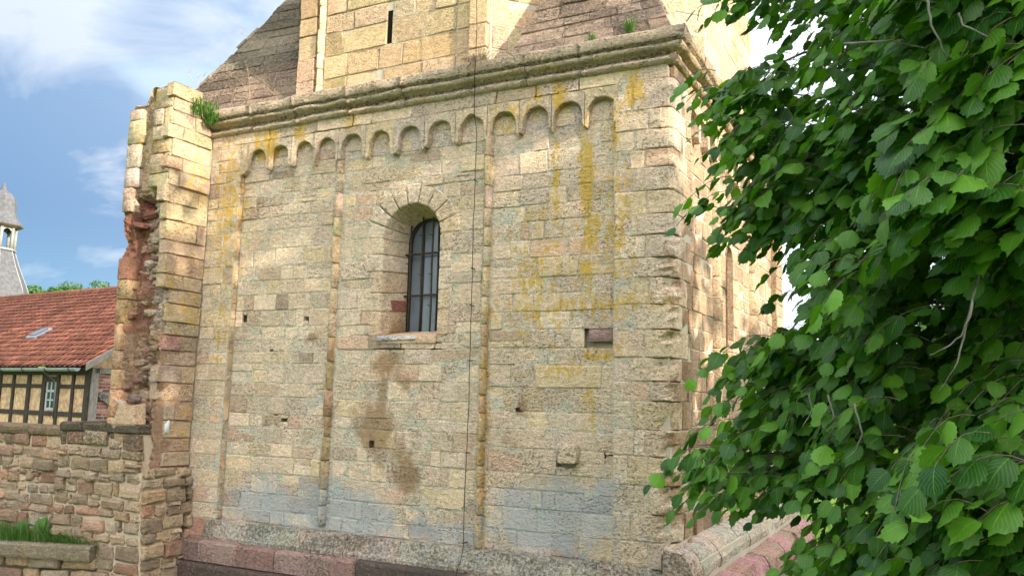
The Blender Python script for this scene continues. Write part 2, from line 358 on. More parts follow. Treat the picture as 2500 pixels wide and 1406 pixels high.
def lay(fr, zs, spans, lo=.28, hi=.62, joint=.012, rnd=R, tintf=None, stainf=None, rough=.006, proud=.004, out=.008, wob=.012, skip=None, big=False, split=.0, drop=.006, depth=.05):
    """lay courses; spans(za,zb) -> [(u0,u1)...]; returns list of (centre, area, Geo)"""
    res = []; ph = rnd.random()*40
    def zoff(u, z): return wob*nz((u*.9+ph, z*1.3, ph))
    for a, b in zip(zs[:-1], zs[1:]):
        for (s0, s1) in spans(a, b):
            if s1-s0 < .03: continue
            cuts = [s0]
            while cuts[-1] < s1-lo*.75:
                l = rnd.uniform(lo, hi)*(1.6 if rnd.random() < .14 else 1)*(.5 if rnd.random() < .16 else 1); cuts.append(cuts[-1]+l)
            if len(cuts) == 1 or s1-cuts[-1] > lo*.6: cuts.append(s1)
            cuts[-1] = s1
            tilt = [0]+[rnd.uniform(-.012, .012) for _ in cuts[1:-1]]+[0]
            for i in range(len(cuts)-1):
                c0, c1 = cuts[i], cuts[i+1]
                parts = [(a, b)]
                if rnd.random() < split and c1-c0 < hi: m = a+(b-a)*rnd.uniform(.35, .65); parts = [(a, m), (m, b)]
                for (pa, pb) in parts:
                    if skip and skip((c0+c1)/2, (pa+pb)/2, c0, c1, pa, pb): continue
                    hh_ = [h_ for h_ in HOLES if spans in HOLED and c0 < h_[0] < c1 and pa < h_[1] < pb]
                    if hh_:
                        hx, hz_, hw, hb = hh_[0]
                        for (a0, a1, b0, b1) in ((c0, hx-hw, pa, pb), (hx+hw, c1, pa, pb), (hx-hw, hx+hw, pa, hz_-hb), (hx-hw, hx+hw, hz_+hb, pb)):
                            if a1-a0 > .03 and b1-b0 > .025:
                                g = stone(fr, [(a0+.004, b0+.004), (a1-.004, b0+.004), (a1-.004, b1-.004), (a0+.004, b1-.004)], out, .12, rough*.7, .010, tintf(a0, b0, rnd), stainf, drop, rnd=rnd); res.append((fr.p(a0, b0, 0), (a1-a0)*(b1-b0), g))
                        continue
                    h = joint/2
                    h = joint/2*rnd.uniform(.6, 1.9)
                    q = [(c0+tilt[i]+h, pa+zoff(c0, pa)+h), (c1+tilt[i+1]-h, pa+zoff(c1, pa)+h), (c1-tilt[i+1]-h, pb+zoff(c1, pb)-h), (c0-tilt[i]+h, pb+zoff(c0, pb)-h)]
                    cu, cv = (c0+c1)/2, (pa+pb)/2
                    tn = tintf(cu, cv, rnd) if tintf else (.5, .45, .35)
                    o_ = out + rnd.gauss(0, proud)
                    if o_ < .004: o_ = .004
                    g = stone(fr, q, o_, depth, rough*.7, .010, tn, stainf, drop, rnd=rnd, big=big)
                    res.append((fr.p(cu, cv, 0), (c1-c0)*(pb-pa), g))
    return res

# colours of the stones as the photograph shows them, taken down to a real albedo
K = 1.13
def pick(rnd, lst): return lst[rnd.randrange(len(lst))]
FRONT = [(206, 192, 158), (200, 188, 158), (210, 198, 166), (196, 184, 156), (204, 190, 150), (199, 186, 160), (192, 182, 152), (208, 192, 160)]
def tint_front(u, v, rnd):
    c = pick(rnd, FRONT); j = rnd.uniform(-7, 7)
    c = tuple(min(250, x+j) for x in c)
    r = rnd.random()
    if r < .03: c = (200, 176, 146)
    elif r < .06: c = (186, 170, 140)
    elif r < .08: c = (170, 156, 130)
    return lin(c, K)

# stains and some painted shade: (pixel x, y of the centre, half width px, half height px, strength) -> soft blobs on the wall plane
def blobs(lst):
    out = []
    for (x, y, a, b, s) in lst:
        p = onY(x, y, 0); q = onY(x+a, y, 0); r = onY(x, y-b, 0); out.append((p.x, p.z, abs(q.x-p.x), abs(r.z-p.z), s))
    return out
LICH = blobs([(1425, 420, 16, 95, 1.1), (1428, 560, 20, 60, .8), (1350, 440, 9, 110, .8), (1366, 232, 16, 34, 1.1), (1545, 215, 15, 45, 1.1), (1313, 235, 9, 25, .9),
              (660, 345, 14, 38, 1.2), (630, 350, 8, 28, .9), (735, 322, 10, 28, .9), (1425, 660, 25, 60, .6), (1560, 380, 70, 10, .5), (1500, 320, 12, 60, .6), (1470, 740, 190, 20, .6),
              (1455, 866, 55, 9, .8), (1370, 902, 45, 10, .8), (1395, 930, 8, 35, .7), (1300, 690, 70, 190, .38), (1500, 560, 60, 160, .42), (560, 500, 40, 190, .5), (540, 800, 26, 180, .35), (1255, 275, 45, 30, .4),
              (1210, 300, 12, 90, .4), (860, 300, 20, 20, .5), (1460, 840, 50, 12, .7), (1340, 770, 70, 14, .5), (1180, 1000, 10, 330, .3), (1060, 560, 60, 24, .2), (1435, 1000, 25, 60, .4)])
BROWN = blobs([(905, 1040, 48, 60, 1.0), (985, 1165, 26, 42, 1.2), (950, 1110, 60, 90, .55), (940, 878, 50, 30, .7), (975, 930, 55, 28, .5), (925, 960, 12, 60, .8), (1645, 650, 30, 60, .6),
               (1650, 1190, 50, 24, 1.1), (1650, 1260, 50, 20, .9), (1640, 1080, 30, 26, .8), (1650, 960, 28, 60, .7), (1000, 1270, 60, 30, .5), (1265, 1000, 16, 14, 1.0), (1455, 660, 60, 20, .4),
               (1550, 690, 60, 26, .45), (600, 1010, 30, 60, .2), (1180, 1010, 9, 330, .5), (790, 1000, 12, 280, .6), (748, 825, 24, 9, .8), (1330, 818, 30, 8, .6), (1250, 1080, 30, 14, .5)])
BLUE = blobs([(650, 1235, 130, 60, 0.90), (820, 1260, 150, 70, 1.10), (1010, 1285, 20, 28, 1.20), (1090, 1310, 90, 40, 0.90), (1330, 1270, 180, 90, 1.00), (1460, 1250, 30, 90, 1.10), (1480, 1195, 40, 24, 0.90),
              (575, 700, 26, 160, 0.30), (560, 950, 40, 180, 0.25), (540, 1120, 60, 100, 0.25), (700, 1180, 130, 60, 0.30), (1250, 740, 50, 30, 0.30), (1380, 780, 60, 20, 0.25), (800, 450, 26, 60, 0.35),  # upper blobs paint the shade beside the shaft and under the arches
              (660, 420, 120, 22, 0.30), (1000, 345, 30, 40, 0.35), (1100, 330, 90, 30, 0.17), (1380, 300, 120, 50, 0.30), (1500, 260, 70, 60, 0.23), (1220, 1180, 120, 60, 0.25), (1430, 1120, 120, 60, 0.20),
              (1350, 560, 90, 40, 0.20), (1480, 620, 60, 50, 0.23), (680, 620, 60, 120, 0.15), (1300, 1370, 300, 40, 0.30)])
BLACK = blobs([(800, 1318, 300, 16, .8), (600, 1285, 60, 14, .7), (1100, 1352, 240, 16, .8), (1420, 1385, 160, 26, .75), (1560, 1400, 80, 18, .6), (1330, 815, 26, 5, .5), (1270, 1000, 14, 10, .4)])
def blob_val(bl, x, z):
    v = 0
    for (cx, cz, a, b, s) in bl:
        dx = (x-cx)/a; dz = (z-cz)/b
        if abs(dx) < 2 and abs(dz) < 2: v = max(v, s*math.exp(-(dx*dx+dz*dz)*.8))
    return v
def stain_front(p):
    x, z = p[0], p[2]
    return (blob_val(LICH, x, z), blob_val(BLUE, x, z), blob_val(BROWN, x, z), blob_val(BLACK, x, z))

# ------------------------------------------------------------------ the tower
TW = empty('stone_tower', (3.2, 3.8, -3.2), 'square sandstone tower with arched window and octagonal upper storey', 'tower')
def core(name, mat, vs, fs, parent): 
    g = Geo(); g.add(vs, fs, (.5, .5, .5)); o = g.obj(name, mat, None, False, attrs=False); adopt(o, parent); return o
ZB, ZC = -3.2, 4.05
REC = .105                                   # depth of the recessed panels
# window outline
WX0, WX1, WSILL, WSPR = 3.35, 4.27, .87, 2.235; WC = (WX0+WX1)/2; WR = (WX1-WX0)/2
def front_core():
    g = Geo(); y0 = .012
    # lesenes and base: full boxes; panel: plane with a hole for the window
    box(g, (-1.16, .0, ZB), (.625, .6, ZC+.1)); box(g, (6.775, .0, ZB), (7.25, .6, ZC+.1)); box(g, (7.25, .05, ZB), (7.44, .6, ZC+.1))
    yb = REC+.13
    # panel pieces round the window hole
    box(g, (.626, yb, -1.9), (WX0-.02, .6, ZC)); box(g, (WX1+.02, yb, -1.9), (6.774, .6, ZC)); box(g, (WX0-.015, yb, -1.9), (WX1+.015, .6, WSILL-.02))
    n = 16; pts = [(WC-(WR+.02)*math.cos(math.pi*k/n), WSPR+(WR+.02)*math.sin(math.pi*k/n)) for k in range(n+1)]
    for k in range(n):
        (xa, za), (xb, zb) = pts[k], pts[k+1]
        vs = [(xa, yb, za), (xb, yb, zb), (xb, yb, ZC), (xa, yb, ZC), (xa, .6, za), (xb, .6, zb)]
        g.add(vs, [(0, 1, 2, 3), (0, 4, 5, 1)])
    return g
FWO = front_core().obj('front_wall', M_MORT, None, False, attrs=False); adopt(FWO, TW)
F0 = Frame((0, 0, 0), (1, 0, 0), (0, -1, 0)); FR = Frame((0, REC, 0), (1, 0, 0), (0, -1, 0))
rw = random.Random(11)
zs_front = courses(-1.78, 3.90, .17, .27, rw)
ALL = []          # (centre, area, geo) of plain front stones
for (hx_, hy_, hw_, hb_) in ((690, 1026, .09, .028), (770, 1121, .022, .06), (795, 1124, .02, .05), (598, 778, .045, .05), (664, 858, .04, .03), (907, 1083, .05, .06), (748, 778, .05, .03), (1262, 1000, .045, .02), (1385, 1135, .14, .03)):
    hp = onY(hx_, hy_, REC); HOLES.append((hp.x, hp.z, hw_, hb_))
def inhole(c0, c1, a, b): return False
# left and right corner strips (raised)
ALL += lay(F0, zs_front, lambda a, b: [(.0, .62)], .2, .42, rnd=rw, tintf=lambda u, v, r: tuple(x*.98 for x in tint_front(u, v, r)), stainf=stain_front_, rough=.008)
PINK = onY(1460, 812, 0)
zs_r = courses(-1.78, 3.90, .22, .33, random.Random(5))
def q_spans(a, b): return [(6.78, 7.10)]
_rq = random.Random(91)
QUO = []
for i, (a, b) in enumerate(zip(zs_r[:-1], zs_r[1:])):
    L = .46 if i % 2 else .28
    s0 = 7.5-L-_rq.uniform(0, .08)
    ALL += lay(F0, [a, b], lambda a_, b_: [(6.78, s0)], .2, .5, rnd=_rq, tintf=tint_front, stainf=stain_front_, rough=.009, proud=.006)
    # the corner stone wraps both faces
    side = .52 if not i % 2 else .30
    QUO.append((a, b, s0, side+_rq.uniform(0, .1)))
# recessed panels
def ring_half(z):      # half-width of the opening with its dressed surround
    if z < WSPR: return WR + .0
    d = z-WSPR; r = WR
    return math.sqrt(max(0, r*r-d*d))
def panel2(a, b):
    m = (a+b)/2; s0, s1 = 2.63, 4.93
    if b < WSILL-.12: return [(s0, s1)]
    if a > WSPR+WR+.33: return [(s0, s1)]
    if m < WSPR: h = WR+.02 if m > WSILL-.05 else 0
    else:
        d = max(0, m-WSPR); rr = WR+.30; h = math.sqrt(max(.0, rr*rr-d*d))
        if h == 0: return [(s0, s1)]
    if h == 0: return [(s0, s1)]
    ext = 0 if m >= WSPR else 0
    return [(s0, WC-h-ext), (WC+h+ext, s1)]
stain_rec = stain_front_
ALL += lay(Frame((.628, 0, 0), (0, 1, 0), (1, 0, 0)), courses(-1.78, 3.42, .2, .36, random.Random(4)), lambda a, b: [(.0, REC)], .2, .4, rnd=rw, tintf=lambda u, v, r: lin((198+r.uniform(-8, 8), 178, 140), K), stainf=stain_front_, rough=.012, depth=.03)
for sp, sd0 in ((lambda a, b: [(.64, 2.44)], 1), (panel2, 2), (lambda a, b: [(5.07, 6.76)], 3)):
    HOLED.append(sp)
    r_ = random.Random(30+sd0); zz = [z+r_.uniform(-.03, .03) if 0 < i < len(zs_front)-1 else z for i, z in enumerate(zs_front)]
    if sd0 == 3:
        zz = courses(-1.78, 3.90, .20, .30, r_)
        def sk(cu, cv, c0, c1, pa, pb): return inhole(c0, c1, pa, pb) or (abs(cu-PINK.x) < .17 and abs(cv-PINK.z) < .12)
    else:
        def sk(cu, cv, c0, c1, pa, pb): return inhole(c0, c1, pa, pb) or cv > 3.86
    ALL += lay(FR, zz, sp, .24, .56, rnd=r_, tintf=tint_front, stainf=stain_rec, rough=.007, proud=.006, skip=sk, split=.06)
# the big ones of the visible stones become objects
ALL = [s for s in ALL if s[0].z > -2.6]
ALL.sort(key=lambda s: -s[1]*(1 if -100 < proj(s[0])[0] < 2600 else .1))
for c, a, g in ALL[:270]: g.obj('stone', M_STONE, FWO, False)
g = Geo()
for c, a, gg in ALL[270:]: g.merge(gg)
if g.v: g.obj('small_stones', M_STONE, FWO, False, kind='stuff')
def mortar_grid():
    g = Geo()
    def sheet(x0, x1, z0, z1, y):
        nx = max(1, int((x1-x0)/.1)); nz_ = int((z1-z0)/.1); vs = [(x0+(x1-x0)*i/nx, y, z0+(z1-z0)*j/nz_) for j in range(nz_+1) for i in range(nx+1)]; fs = []
        for j in range(nz_):
            for i in range(nx):
                cx = x0+(x1-x0)*(i+.5)/nx; cz = z0+(z1-z0)*(j+.5)/nz_
                if y > .05 and abs(cx-WC) < WR+.12 and WSILL-.15 < cz < WSPR+WR+.12: continue
                if y > .05 and abs(cx-PINK.x) < .24 and abs(cz-PINK.z) < .18: continue
                if y > .05 and any(abs(cx-h[0]) < h[2]+.02 and abs(cz-h[1]) < h[3]+.02 for h in HOLES): continue
                fs.append((j*(nx+1)+i, j*(nx+1)+i+1, (j+1)*(nx+1)+i+1, (j+1)*(nx+1)+i))
        g.add(vs, fs, (.60, .54, .43), stain_front)
    sheet(.63, 6.77, -1.85, 3.9, REC-.002); sheet(-.0, .624, -1.85, 4.0, -.002); sheet(6.776, 7.24, -1.85, 4.0, -.002)
    g.obj('mortar_bed', M_STONE, FWO, False)
mortar_grid()
# quoins: L-shaped corner stones, eroded at the arris
def quoin(a, b, s0, side, rnd):
    g = Geo(); h = .007; er = rnd.uniform(.01, .04) + (.05*rnd.random() if a < 1.2 else .01)
    n = 4; vs = []; path = []
    tn = tint_front(0, 0, rnd)
    low = a < 1.6
    # horizontal section path: from (s0,0) along front to the corner then along side
    sec = [(s0+h, .0), (s0+.02+h, -.013), ((s0+7.5)/2, -.015+rnd.gauss(0, .006)), (7.5-er-.02, -.014), (7.5+.004, -er*.15+.004+er*.8), (7.5+.014, er+.03), (7.5+.014+rnd.gauss(0, .004), side/2), (7.5+.012, side-.02), (7.5, side-h)]
    zl = [a+h, a+.02, a+.3*(b-a), a+.5*(b-a), a+.7*(b-a), b-.02, b-h]
    for j, z in enumerate(zl):
        for i, (x, y) in enumerate(sec):
            inset = .004 if j in (0, len(zl)-1) else 0
            k = nz((x*6, y*6, z*7))*.008
            nx_, ny_ = (0, -1) if i < 4 else ((.7, -.7) if i == 4 else (1, 0))
            dd = k-inset
            if 3 <= i <= 5: dd -= (abs(nz((a*9, z*7, 2)))*.13 + abs(nz((x*9, z*22, y*9)))*.06)*(1.2 if low else .3) + (.012 if inset else 0)
            vs.append((x+nx_*dd, y+ny_*dd, z+rnd.uniform(-.003, .003)))
    m = len(sec)
    fs = [(j*m+i, j*m+i+1, (j+1)*m+i+1, (j+1)*m+i) for j in range(len(zl)-1) for i in range(m-1)]
    # top and bottom backing
    for base, flip in ((0, True), ((len(zl)-1)*m, False)):
        o = len(vs); vs.append((7.35, .15, vs[base][2]))
        for i in range(m-1): fs.append((base+i, base+i+1, o) if not flip else (base+i+1, base+i, o))
    def st(p):
        s = list(stain_front((p[0], 0, p[2])))
        corner = max(0, 1-math.hypot(p[0]-7.5, p[1])/.16)
        s[2] = max(s[2], corner*(.75 if a < 1.8 else .12)*(.35+1.5*max(0, nz((p[0]*5, p[1]*5, p[2]*4))))); s[3] = max(s[3], corner*(.30 if a < 1.8 else .08))
        return tuple(s)
    g.add(vs, fs, tn, st); return g
zs_low = courses(-1.78, 3.9, .22, .33, random.Random(5))
for (a, b, s0, side) in QUO: quoin(a, b, s0, side, _rq).obj('quoin', M_STONE, FWO, False)

# arch frieze
ARX = [onY(x, 300, 0).x for x in (0,)]  # placeholder replaced below
arc = [(629, 375), (683, 363), (741, 357), (796, 348), (860, 338), (928, 326), (1000, 312), (1075, 299), (1152, 284), (1229, 280), (1308, 265), (1387, 249), (1470, 242)]
ARX = [onY(x, y, 0).x for x, y in arc]
def frieze(i, fr, xc, xl, xr, rnd, broken=0.0, stainf=stain_front, cut=None, dl=0.0, dr=0.0):
    r = .186+rnd.uniform(-.008, .008); ztop = 3.785+rnd.uniform(-.015, .01); zs = ztop-r; zl = zs-.115+rnd.uniform(-.03, .02)
    xa, xb = xc-r, xc+r
    path = [(xl+.002, zl-.05-dl), (xl+.012, zl-.055-dl), (xl+(xa-xl)*.55, zl-.045), (xa-.004, zl+rnd.uniform(-.02, .02)), (xa-.002, zl+.07), (xa, zs)]
    for k in range(1, 12):
        t = math.pi*k/12; path.append((xc-r*math.cos(t), zs+r*math.sin(t)*(1+.03*rnd.uniform(-1, 1)) + (cut(t) if cut else 0)))
    path += [(xb, zs), (xb+.002, zl+.07), (xb+.004, zl+rnd.uniform(-.02, .02)), (xr-(xr-xb)*.55, zl-.045), (xr-.012, zl-.055-dr), (xr-.002, zl-.05-dr)]
    zt = 3.893; vs = []; fs = []
    for (x, z) in path:
        w = .008+nz((x*5, z*5, i))*.012
        zm = (z+.014)*.5+(zt)*.5
        for (dx, dz, ww) in ((0, 0, w-.008), (0, .014, w), (0, zm-z, w+nz((x*9, 3, i))*.008), (0, zt-z, w-.002)): vs.append((x+dx, z+dz, ww))
        vs.append((x, z-.0, -REC+.004))
    n = len(path)
    for k in range(n-1):
        if path[k+1][0]-path[k][0] > 1e-4 or True:
            b0, b1 = 5*k, 5*(k+1)
            for j in range(3): fs.append((b0+j, b1+j, b1+j+1, b0+j+1))
            fs.append((b0+4, b1+4, b1, b0))
    # top back
    for e in (0, 5*(n-1)):
        o = len(vs); x = vs[e][0]; vs += [(x, zt, -.09), (x, vs[e][1], -.09)]
        fs.append((e, e+1, e+2, e+3, o, o+1) if e else (o+1, o, e+3, e+2, e+1, e))
    g = Geo(); g.add([fr.p(*v) for v in vs], fs if fr.U.cross(fr.V).dot(fr.N) > 0 else [f[::-1] for f in fs], tint_front(0, 0, rnd) if i != 6 else lin((190, 180, 160), K), stainf); return g
rf = random.Random(77)
for i, xc in enumerate(ARX):
    xl = .625 if i == 0 else (ARX[i-1]+xc)/2; xr = 6.775 if i == 12 else (ARX[i+1]+xc)/2
    cut = (lambda t: .06*math.exp(-((t-1.45)/.18)**2)) if i == 8 else None
    frieze(i, F0, xc, xl+.003, xr-.003, rf, cut=cut, dl=.0, dr=.0).obj('frieze_block', M_STONE, FWO, False)
# lining of the recess behind the arches: smooth pieces, shade put into their grey tint
for i, xc in enumerate(ARX):
    g = stone(FR, [(xc-.21, 3.44), (xc+.21, 3.44), (xc+.21, 3.84), (xc-.21, 3.84)], .006, .05, .004, .01, lin((186, 178, 160), K), stain_front)
    g.obj('niche_slab', M_STONE, FWO, False)
# course between frieze and cornice
for c, a, g in lay(F0, [3.893, ZC+.02], lambda a, b: [(0, 7.45)], .45, .95, rnd=rf, tintf=tint_front, stainf=stain_front_, rough=.008, wob=0): g.obj('frieze_course_stone', M_STONE, FWO, False)
# shafts: half round, built of drums
def shaft(x, fr, z0, z1, rnd, par, stf, tone):
    z = z0
    while z < z1-.05:
        h = rnd.uniform(.22, .42); zt = min(z1, z+h)
        if z1-zt < .1: zt = z1
        r0 = .050+rnd.uniform(-.006, .005); vs = []; fs = []; n = 8; zl = [z+.004, z+.02, (z+zt)/2, zt-.02, zt-.004]; dx = rnd.uniform(-.004, .004)
        for j, zz in enumerate(zl):
            rr = r0*(.86 if j in (0, 4) else 1)+nz((x*3, zz*6, 1))*.008
            for k in range(n+1):
                t = math.pi*k/n; vs.append(fr.p(x+dx-math.cos(t)*rr, zz, math.sin(t)*rr*2.0+.004))
        for j in range(4):
            for k in range(n): fs.append((j*(n+1)+k, j*(n+1)+k+1, (j+1)*(n+1)+k+1, (j+1)*(n+1)+k))
        fs.append(tuple(range(n+1))[::-1]); fs.append(tuple(4*(n+1)+k for k in range(n+1)))
        c = tone(zz, rnd); g = Geo(); g.add(vs, fs if fr.U.cross(fr.V).dot(fr.N) > 0 else [f[::-1] for f in fs], c, stf); g.obj('shaft_drum', M_STONE, par)
        z = zt
rs = random.Random(3)
def tone_s(z, r): 
    c = (200, 184, 146) if z > 1 else (190, 168, 126)
    return lin(tuple(v+r.uniform(-8, 8) for v in c), K)
for x, zb in ((2.535, -1.72), (5.0, -1.78)): shaft(x, FR, zb, 3.50, rs, FWO, stain_front, tone_s)

# ---- window: surround, reveal, sill, bars, glass
def window_opening():
    WN = .56
    def out_pt(t):            # outline parameter: list of outer points from lower left over the arch to lower right
        return t
    pts = []
    zj = [WSILL]
    for h in (.34, .26, .30, .24, .225): zj.append(zj[-1]+h)
    zj[-1] = WSPR
    def reveal_in(x, z):      # splayed inner outline
        cx = WC-.015; r2 = WR-.115
        if z <= WSPR+1e-6: return (cx-r2 if x < WC else cx+r2, z+.10*(1-(z-WSILL)/(WSPR-WSILL)))
        a = math.atan2(z-WSPR, x-WC); return (cx+r2*math.cos(a), WSPR+.06*0+r2*math.sin(a))
    rr = random.Random(8)
    def piece(p0, p1, ringw, name, tint, stf=None, jag=True):
        # p0,p1 points on the outline; front quad outward by ringw, intrados going in
        g = Geo(); vs = []; fs = []
        def outw(p, w):
            if p[1] <= WSPR+1e-6: return (p[0]+(-w if p[0] < WC else w), p[1])
            a = math.atan2(p[1]-WSPR, p[0]-WC); return (WC+(WR+w)*math.cos(a), WSPR+(WR+w)*math.sin(a))
        n = 4; row = []
        ln = max(.05, math.hypot(p1[0]-p0[0], p1[1]-p0[1])); tl_ = [.005/ln, .02/ln, .5, 1-.02/ln, 1-.005/ln]
        for k in range(n+1):
            t = tl_[k]
            if p0[1] <= WSPR+1e-6 and p1[1] <= WSPR+1e-6: p = (p0[0], p0[1]*(1-t)+p1[1]*t)
            else:
                a0 = math.atan2(p0[1]-WSPR, p0[0]-WC); a1 = math.atan2(p1[1]-WSPR, p1[0]-WC); a = a0*(1-t)+a1*t; p = (WC+WR*math.cos(a), WSPR+WR*math.sin(a))
            gap = .004 if k in (0, n) else 0
            lowf = .012 if k in (0, n) else 0
            o = outw(p, ringw); i2 = reveal_in(*p)
            y0 = REC-.022+nz((p[0]*7, p[1]*7, 2))*.006
            e = (p[0]*.94+o[0]*.06, p[1]*.94+o[1]*.06)
            m = ((p[0]+i2[0])/2, (p[1]+i2[1])/2)
            row.append([(o[0], REC-.003, o[1]), ((o[0]*.93+p[0]*.07), y0+lowf, o[1]*.93+p[1]*.07), (e[0], y0+lowf, e[1]), (p[0], y0+.014+lowf, p[1]), (m[0], (REC+WN)/2, m[1]+nz((p[0]*5, p[1]*5, 9))*.006), (i2[0], WN, i2[1])])
        for r in row: vs += r
        for k in range(n):
            for j in range(5): fs.append((6*k+j, 6*(k+1)+j, 6*(k+1)+j+1, 6*k+j+1))
        g.add(vs, fs, tint, stf); o = g.obj(name, M_STONE, FWO, False); return o
    tints = [(208, 194, 160), (204, 184, 148), (200, 186, 154), (210, 198, 168), (206, 190, 152)]
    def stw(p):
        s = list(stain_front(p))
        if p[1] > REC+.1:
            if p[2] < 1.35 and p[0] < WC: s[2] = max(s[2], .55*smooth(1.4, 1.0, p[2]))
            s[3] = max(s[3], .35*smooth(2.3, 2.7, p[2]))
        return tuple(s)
    for i in range(5):
        w = .34 if i % 2 else .2
        c = lin(pick(rr, tints), K)
        piece((WX0, zj[i]), (WX0, zj[i+1]), w*rr.uniform(.85, 1.1), 'jamb_stone', c, stw); 
        piece((WX1, zj[i+1]), (WX1, zj[i]), .18*rr.uniform(.85, 1.2), 'jamb_stone', lin(pick(rr, tints), K), stw)
    # the pinkish repair stone in the left reveal
    g = Geo(); i0 = reveal_in(WX0, 1.2); i1 = reveal_in(WX0, 1.36)
    vs = [(WX0+.05, REC+.2, 1.23), (i0[0]+.016, WN-.01, 1.26), (i1[0]+.016, WN-.01, 1.41), (WX0+.04, REC+.16, 1.38), (WX0+.0, REC+.2, 1.23), (i0[0]-.03, WN-.01, 1.26), (i1[0]-.03, WN-.01, 1.41), (WX0-.01, REC+.16, 1.38)]
    g.add(vs, [(0, 1, 2, 3), (0, 3, 7, 4), (0, 4, 5, 1), (3, 2, 6, 7)], lin((150, 100, 84), K)); o = g.obj('patch_stone', M_RUB, FWO, False); o['label'] = 'dark red patch stone in the window reveal'
    nv_ = 9; ang = [math.pi*(1-k/nv_) for k in range(nv_+1)]
    for k in range(nv_):
        if k: ang_k = ang[k]
        p = lambda a: (WC+WR*math.cos(a), WSPR+max(1e-5, WR*math.sin(a)))
        piece(p(ang[k]), p(ang[k+1]), .30*rr.uniform(.85, 1.08), 'voussoir', lin(pick(rr, tints), K), stw)
    # sill: sloping stone plus the pale ledge stone
    g = Geo(); a = reveal_in(WX0, WSILL); b = reveal_in(WX1, WSILL)
    g.add([(WX0, REC-.03, WSILL), (WX1, REC-.03, WSILL), (b[0], WN, WSILL+.1), (a[0], WN, WSILL+.1), (WX0-.02, REC-.03, WSILL-.1), (WX1, REC-.03, WSILL-.1)], [(0, 1, 2, 3), (4, 5, 1, 0)], lin((198, 176, 136), K), stw); g.obj('sill_slope', M_STONE, FWO)
    g = stone(FR, [(WX0-.03, WSILL-.075), (WX0+.60, WSILL-.06), (WX0+.60, WSILL-.005), (WX0-.03, WSILL+.0)], .05, .1, .012, .012, lin((224, 226, 222), .9)); o = g.obj('window_sill', M_STONE, FWO); o['label'] = 'pale worn ledge stone under the window'
    # glass and lead bars
    win = Geo(); cx = WC-.015; r2 = WR-.10
    win_pts = [(cx-r2, WSILL+.06)]+[(cx-r2*math.cos(math.pi*k/14), WSPR+r2*math.sin(math.pi*k/14)) for k in range(15)]+[(cx+r2, WSILL+.06)]
    wo = Geo()
    # frame: dark rim
    for rin, rout in ((r2-.045, r2+.02),):
        def outl(r): return [(cx-r, WN+.035, WSILL+.08)]+[(cx-r*math.cos(math.pi*k/14), WN+.035, WSPR+r*math.sin(math.pi*k/14)) for k in range(15)]+[(cx+r, WN+.035, WSILL+.08)]
        A, B = outl(rin), outl(rout); n = len(A); wo.add(A+B+[(x, y+.05, z) for x, y, z in A], [(n+k, k, k+1, n+k+1)[::-1] for k in range(n-1)]+[(k, 2*n+k, 2*n+k+1, k+1) for k in range(n-1)])
    wfr = wo.obj('window', M_IRON, None, False, attrs=False); adopt(wfr, TW); wfr['label'] = 'tall round-arched window with grey glass behind iron bars'
    lights = [cx-r2, cx-.125, cx+.125, cx+r2]
    for k in range(3):
        for (za, zb) in ((WSILL+.06, 1.48), (1.48, 2.06), (2.06, 9)):
            x0, x1 = lights[k], lights[k+1]; top = []
            m = 6; vs = []; tl = rs.uniform(-.006, .006)
            for q in range(m+1):
                x = x0+(x1-x0)*q/m; zt = min(zb, WSPR+math.sqrt(max(0, r2*r2-(x-cx)**2)))
                vs += [(x, WN+.06+tl*q/m, za), (x, WN+.06+tl*q/m+.004*math.sin(q), max(za, zt))]
            g = Geo(); g.add(vs, [(2*q, 2*q+2, 2*q+3, 2*q+1) for q in range(m)]); g.obj('pane', M_GLASS, wfr, True, attrs=False)
    def bar(pts, r, nm='window_bar'):
        g = Geo(); tube(g, pts, r, 6); o = g.obj(nm, M_IRON, wfr, attrs=False)
    for x in (cx-.125, cx+.125):
        bar([(x, WN+.05, WSILL+.07), (x+.004, WN+.05, 1.6), (x, WN+.05, WSPR+math.sqrt(r2*r2-(x-cx)**2))], .012, 'mullion')
    for x, ly in ((cx-.27, .0), (cx-.075, .01), (cx+.10, .01), (cx+.255, 0)):
        zt = WSPR+math.sqrt(max(0, (r2+.03)**2-(x-cx)**2))
        bar([(x, WN-.06, WSILL+.09), (x+.006, WN-.06, 1.3), (x-.003, WN-.06, 1.9), (x+.002, WN-.06, zt)], .0125)
        for z in (1.15, 1.30, 1.74, 1.9, 2.3): 
            if R.random() < .45: bar([(x, WN-.06, z), (x-.02, WN-.07, z+.028), (x-.05, WN-.075, z+.033)], .006, 'barb')
    for z in (1.475, 2.07):
        bar([(cx-r2-.08, WN-.05, z-.01), (cx, WN-.045, z), (cx+r2+.08, WN-.05, z+.004)], .016, 'cross_bar')
window_opening()
# dark putlog holes: recessed backing is the mortar; add small framing stones round them
g = stone(FR, [(PINK.x-.17, PINK.z-.10), (PINK.x+.15, PINK.z-.10), (PINK.x+.15, PINK.z+.07), (PINK.x-.17, PINK.z+.09)], -.014, .04, .004, .01, lin((176, 148, 140), K)); o = g.obj('infill_stone', M_RUB, FWO); o['label'] = 'pinkish stone set back in a square hole'
P = onY(1385, 1108, 0)
g = stone(FR, [(P.x-.13, P.z-.11), (P.x+.12, P.z-.11), (P.x+.12, P.z+.12), (P.x-.13, P.z+.12)], .13, .2, .012, .02, lin((206, 194, 160), K), big=True); o = g.obj('projecting_stone', M_STONE, FWO); o['label'] = 'square stone projecting from the right panel'

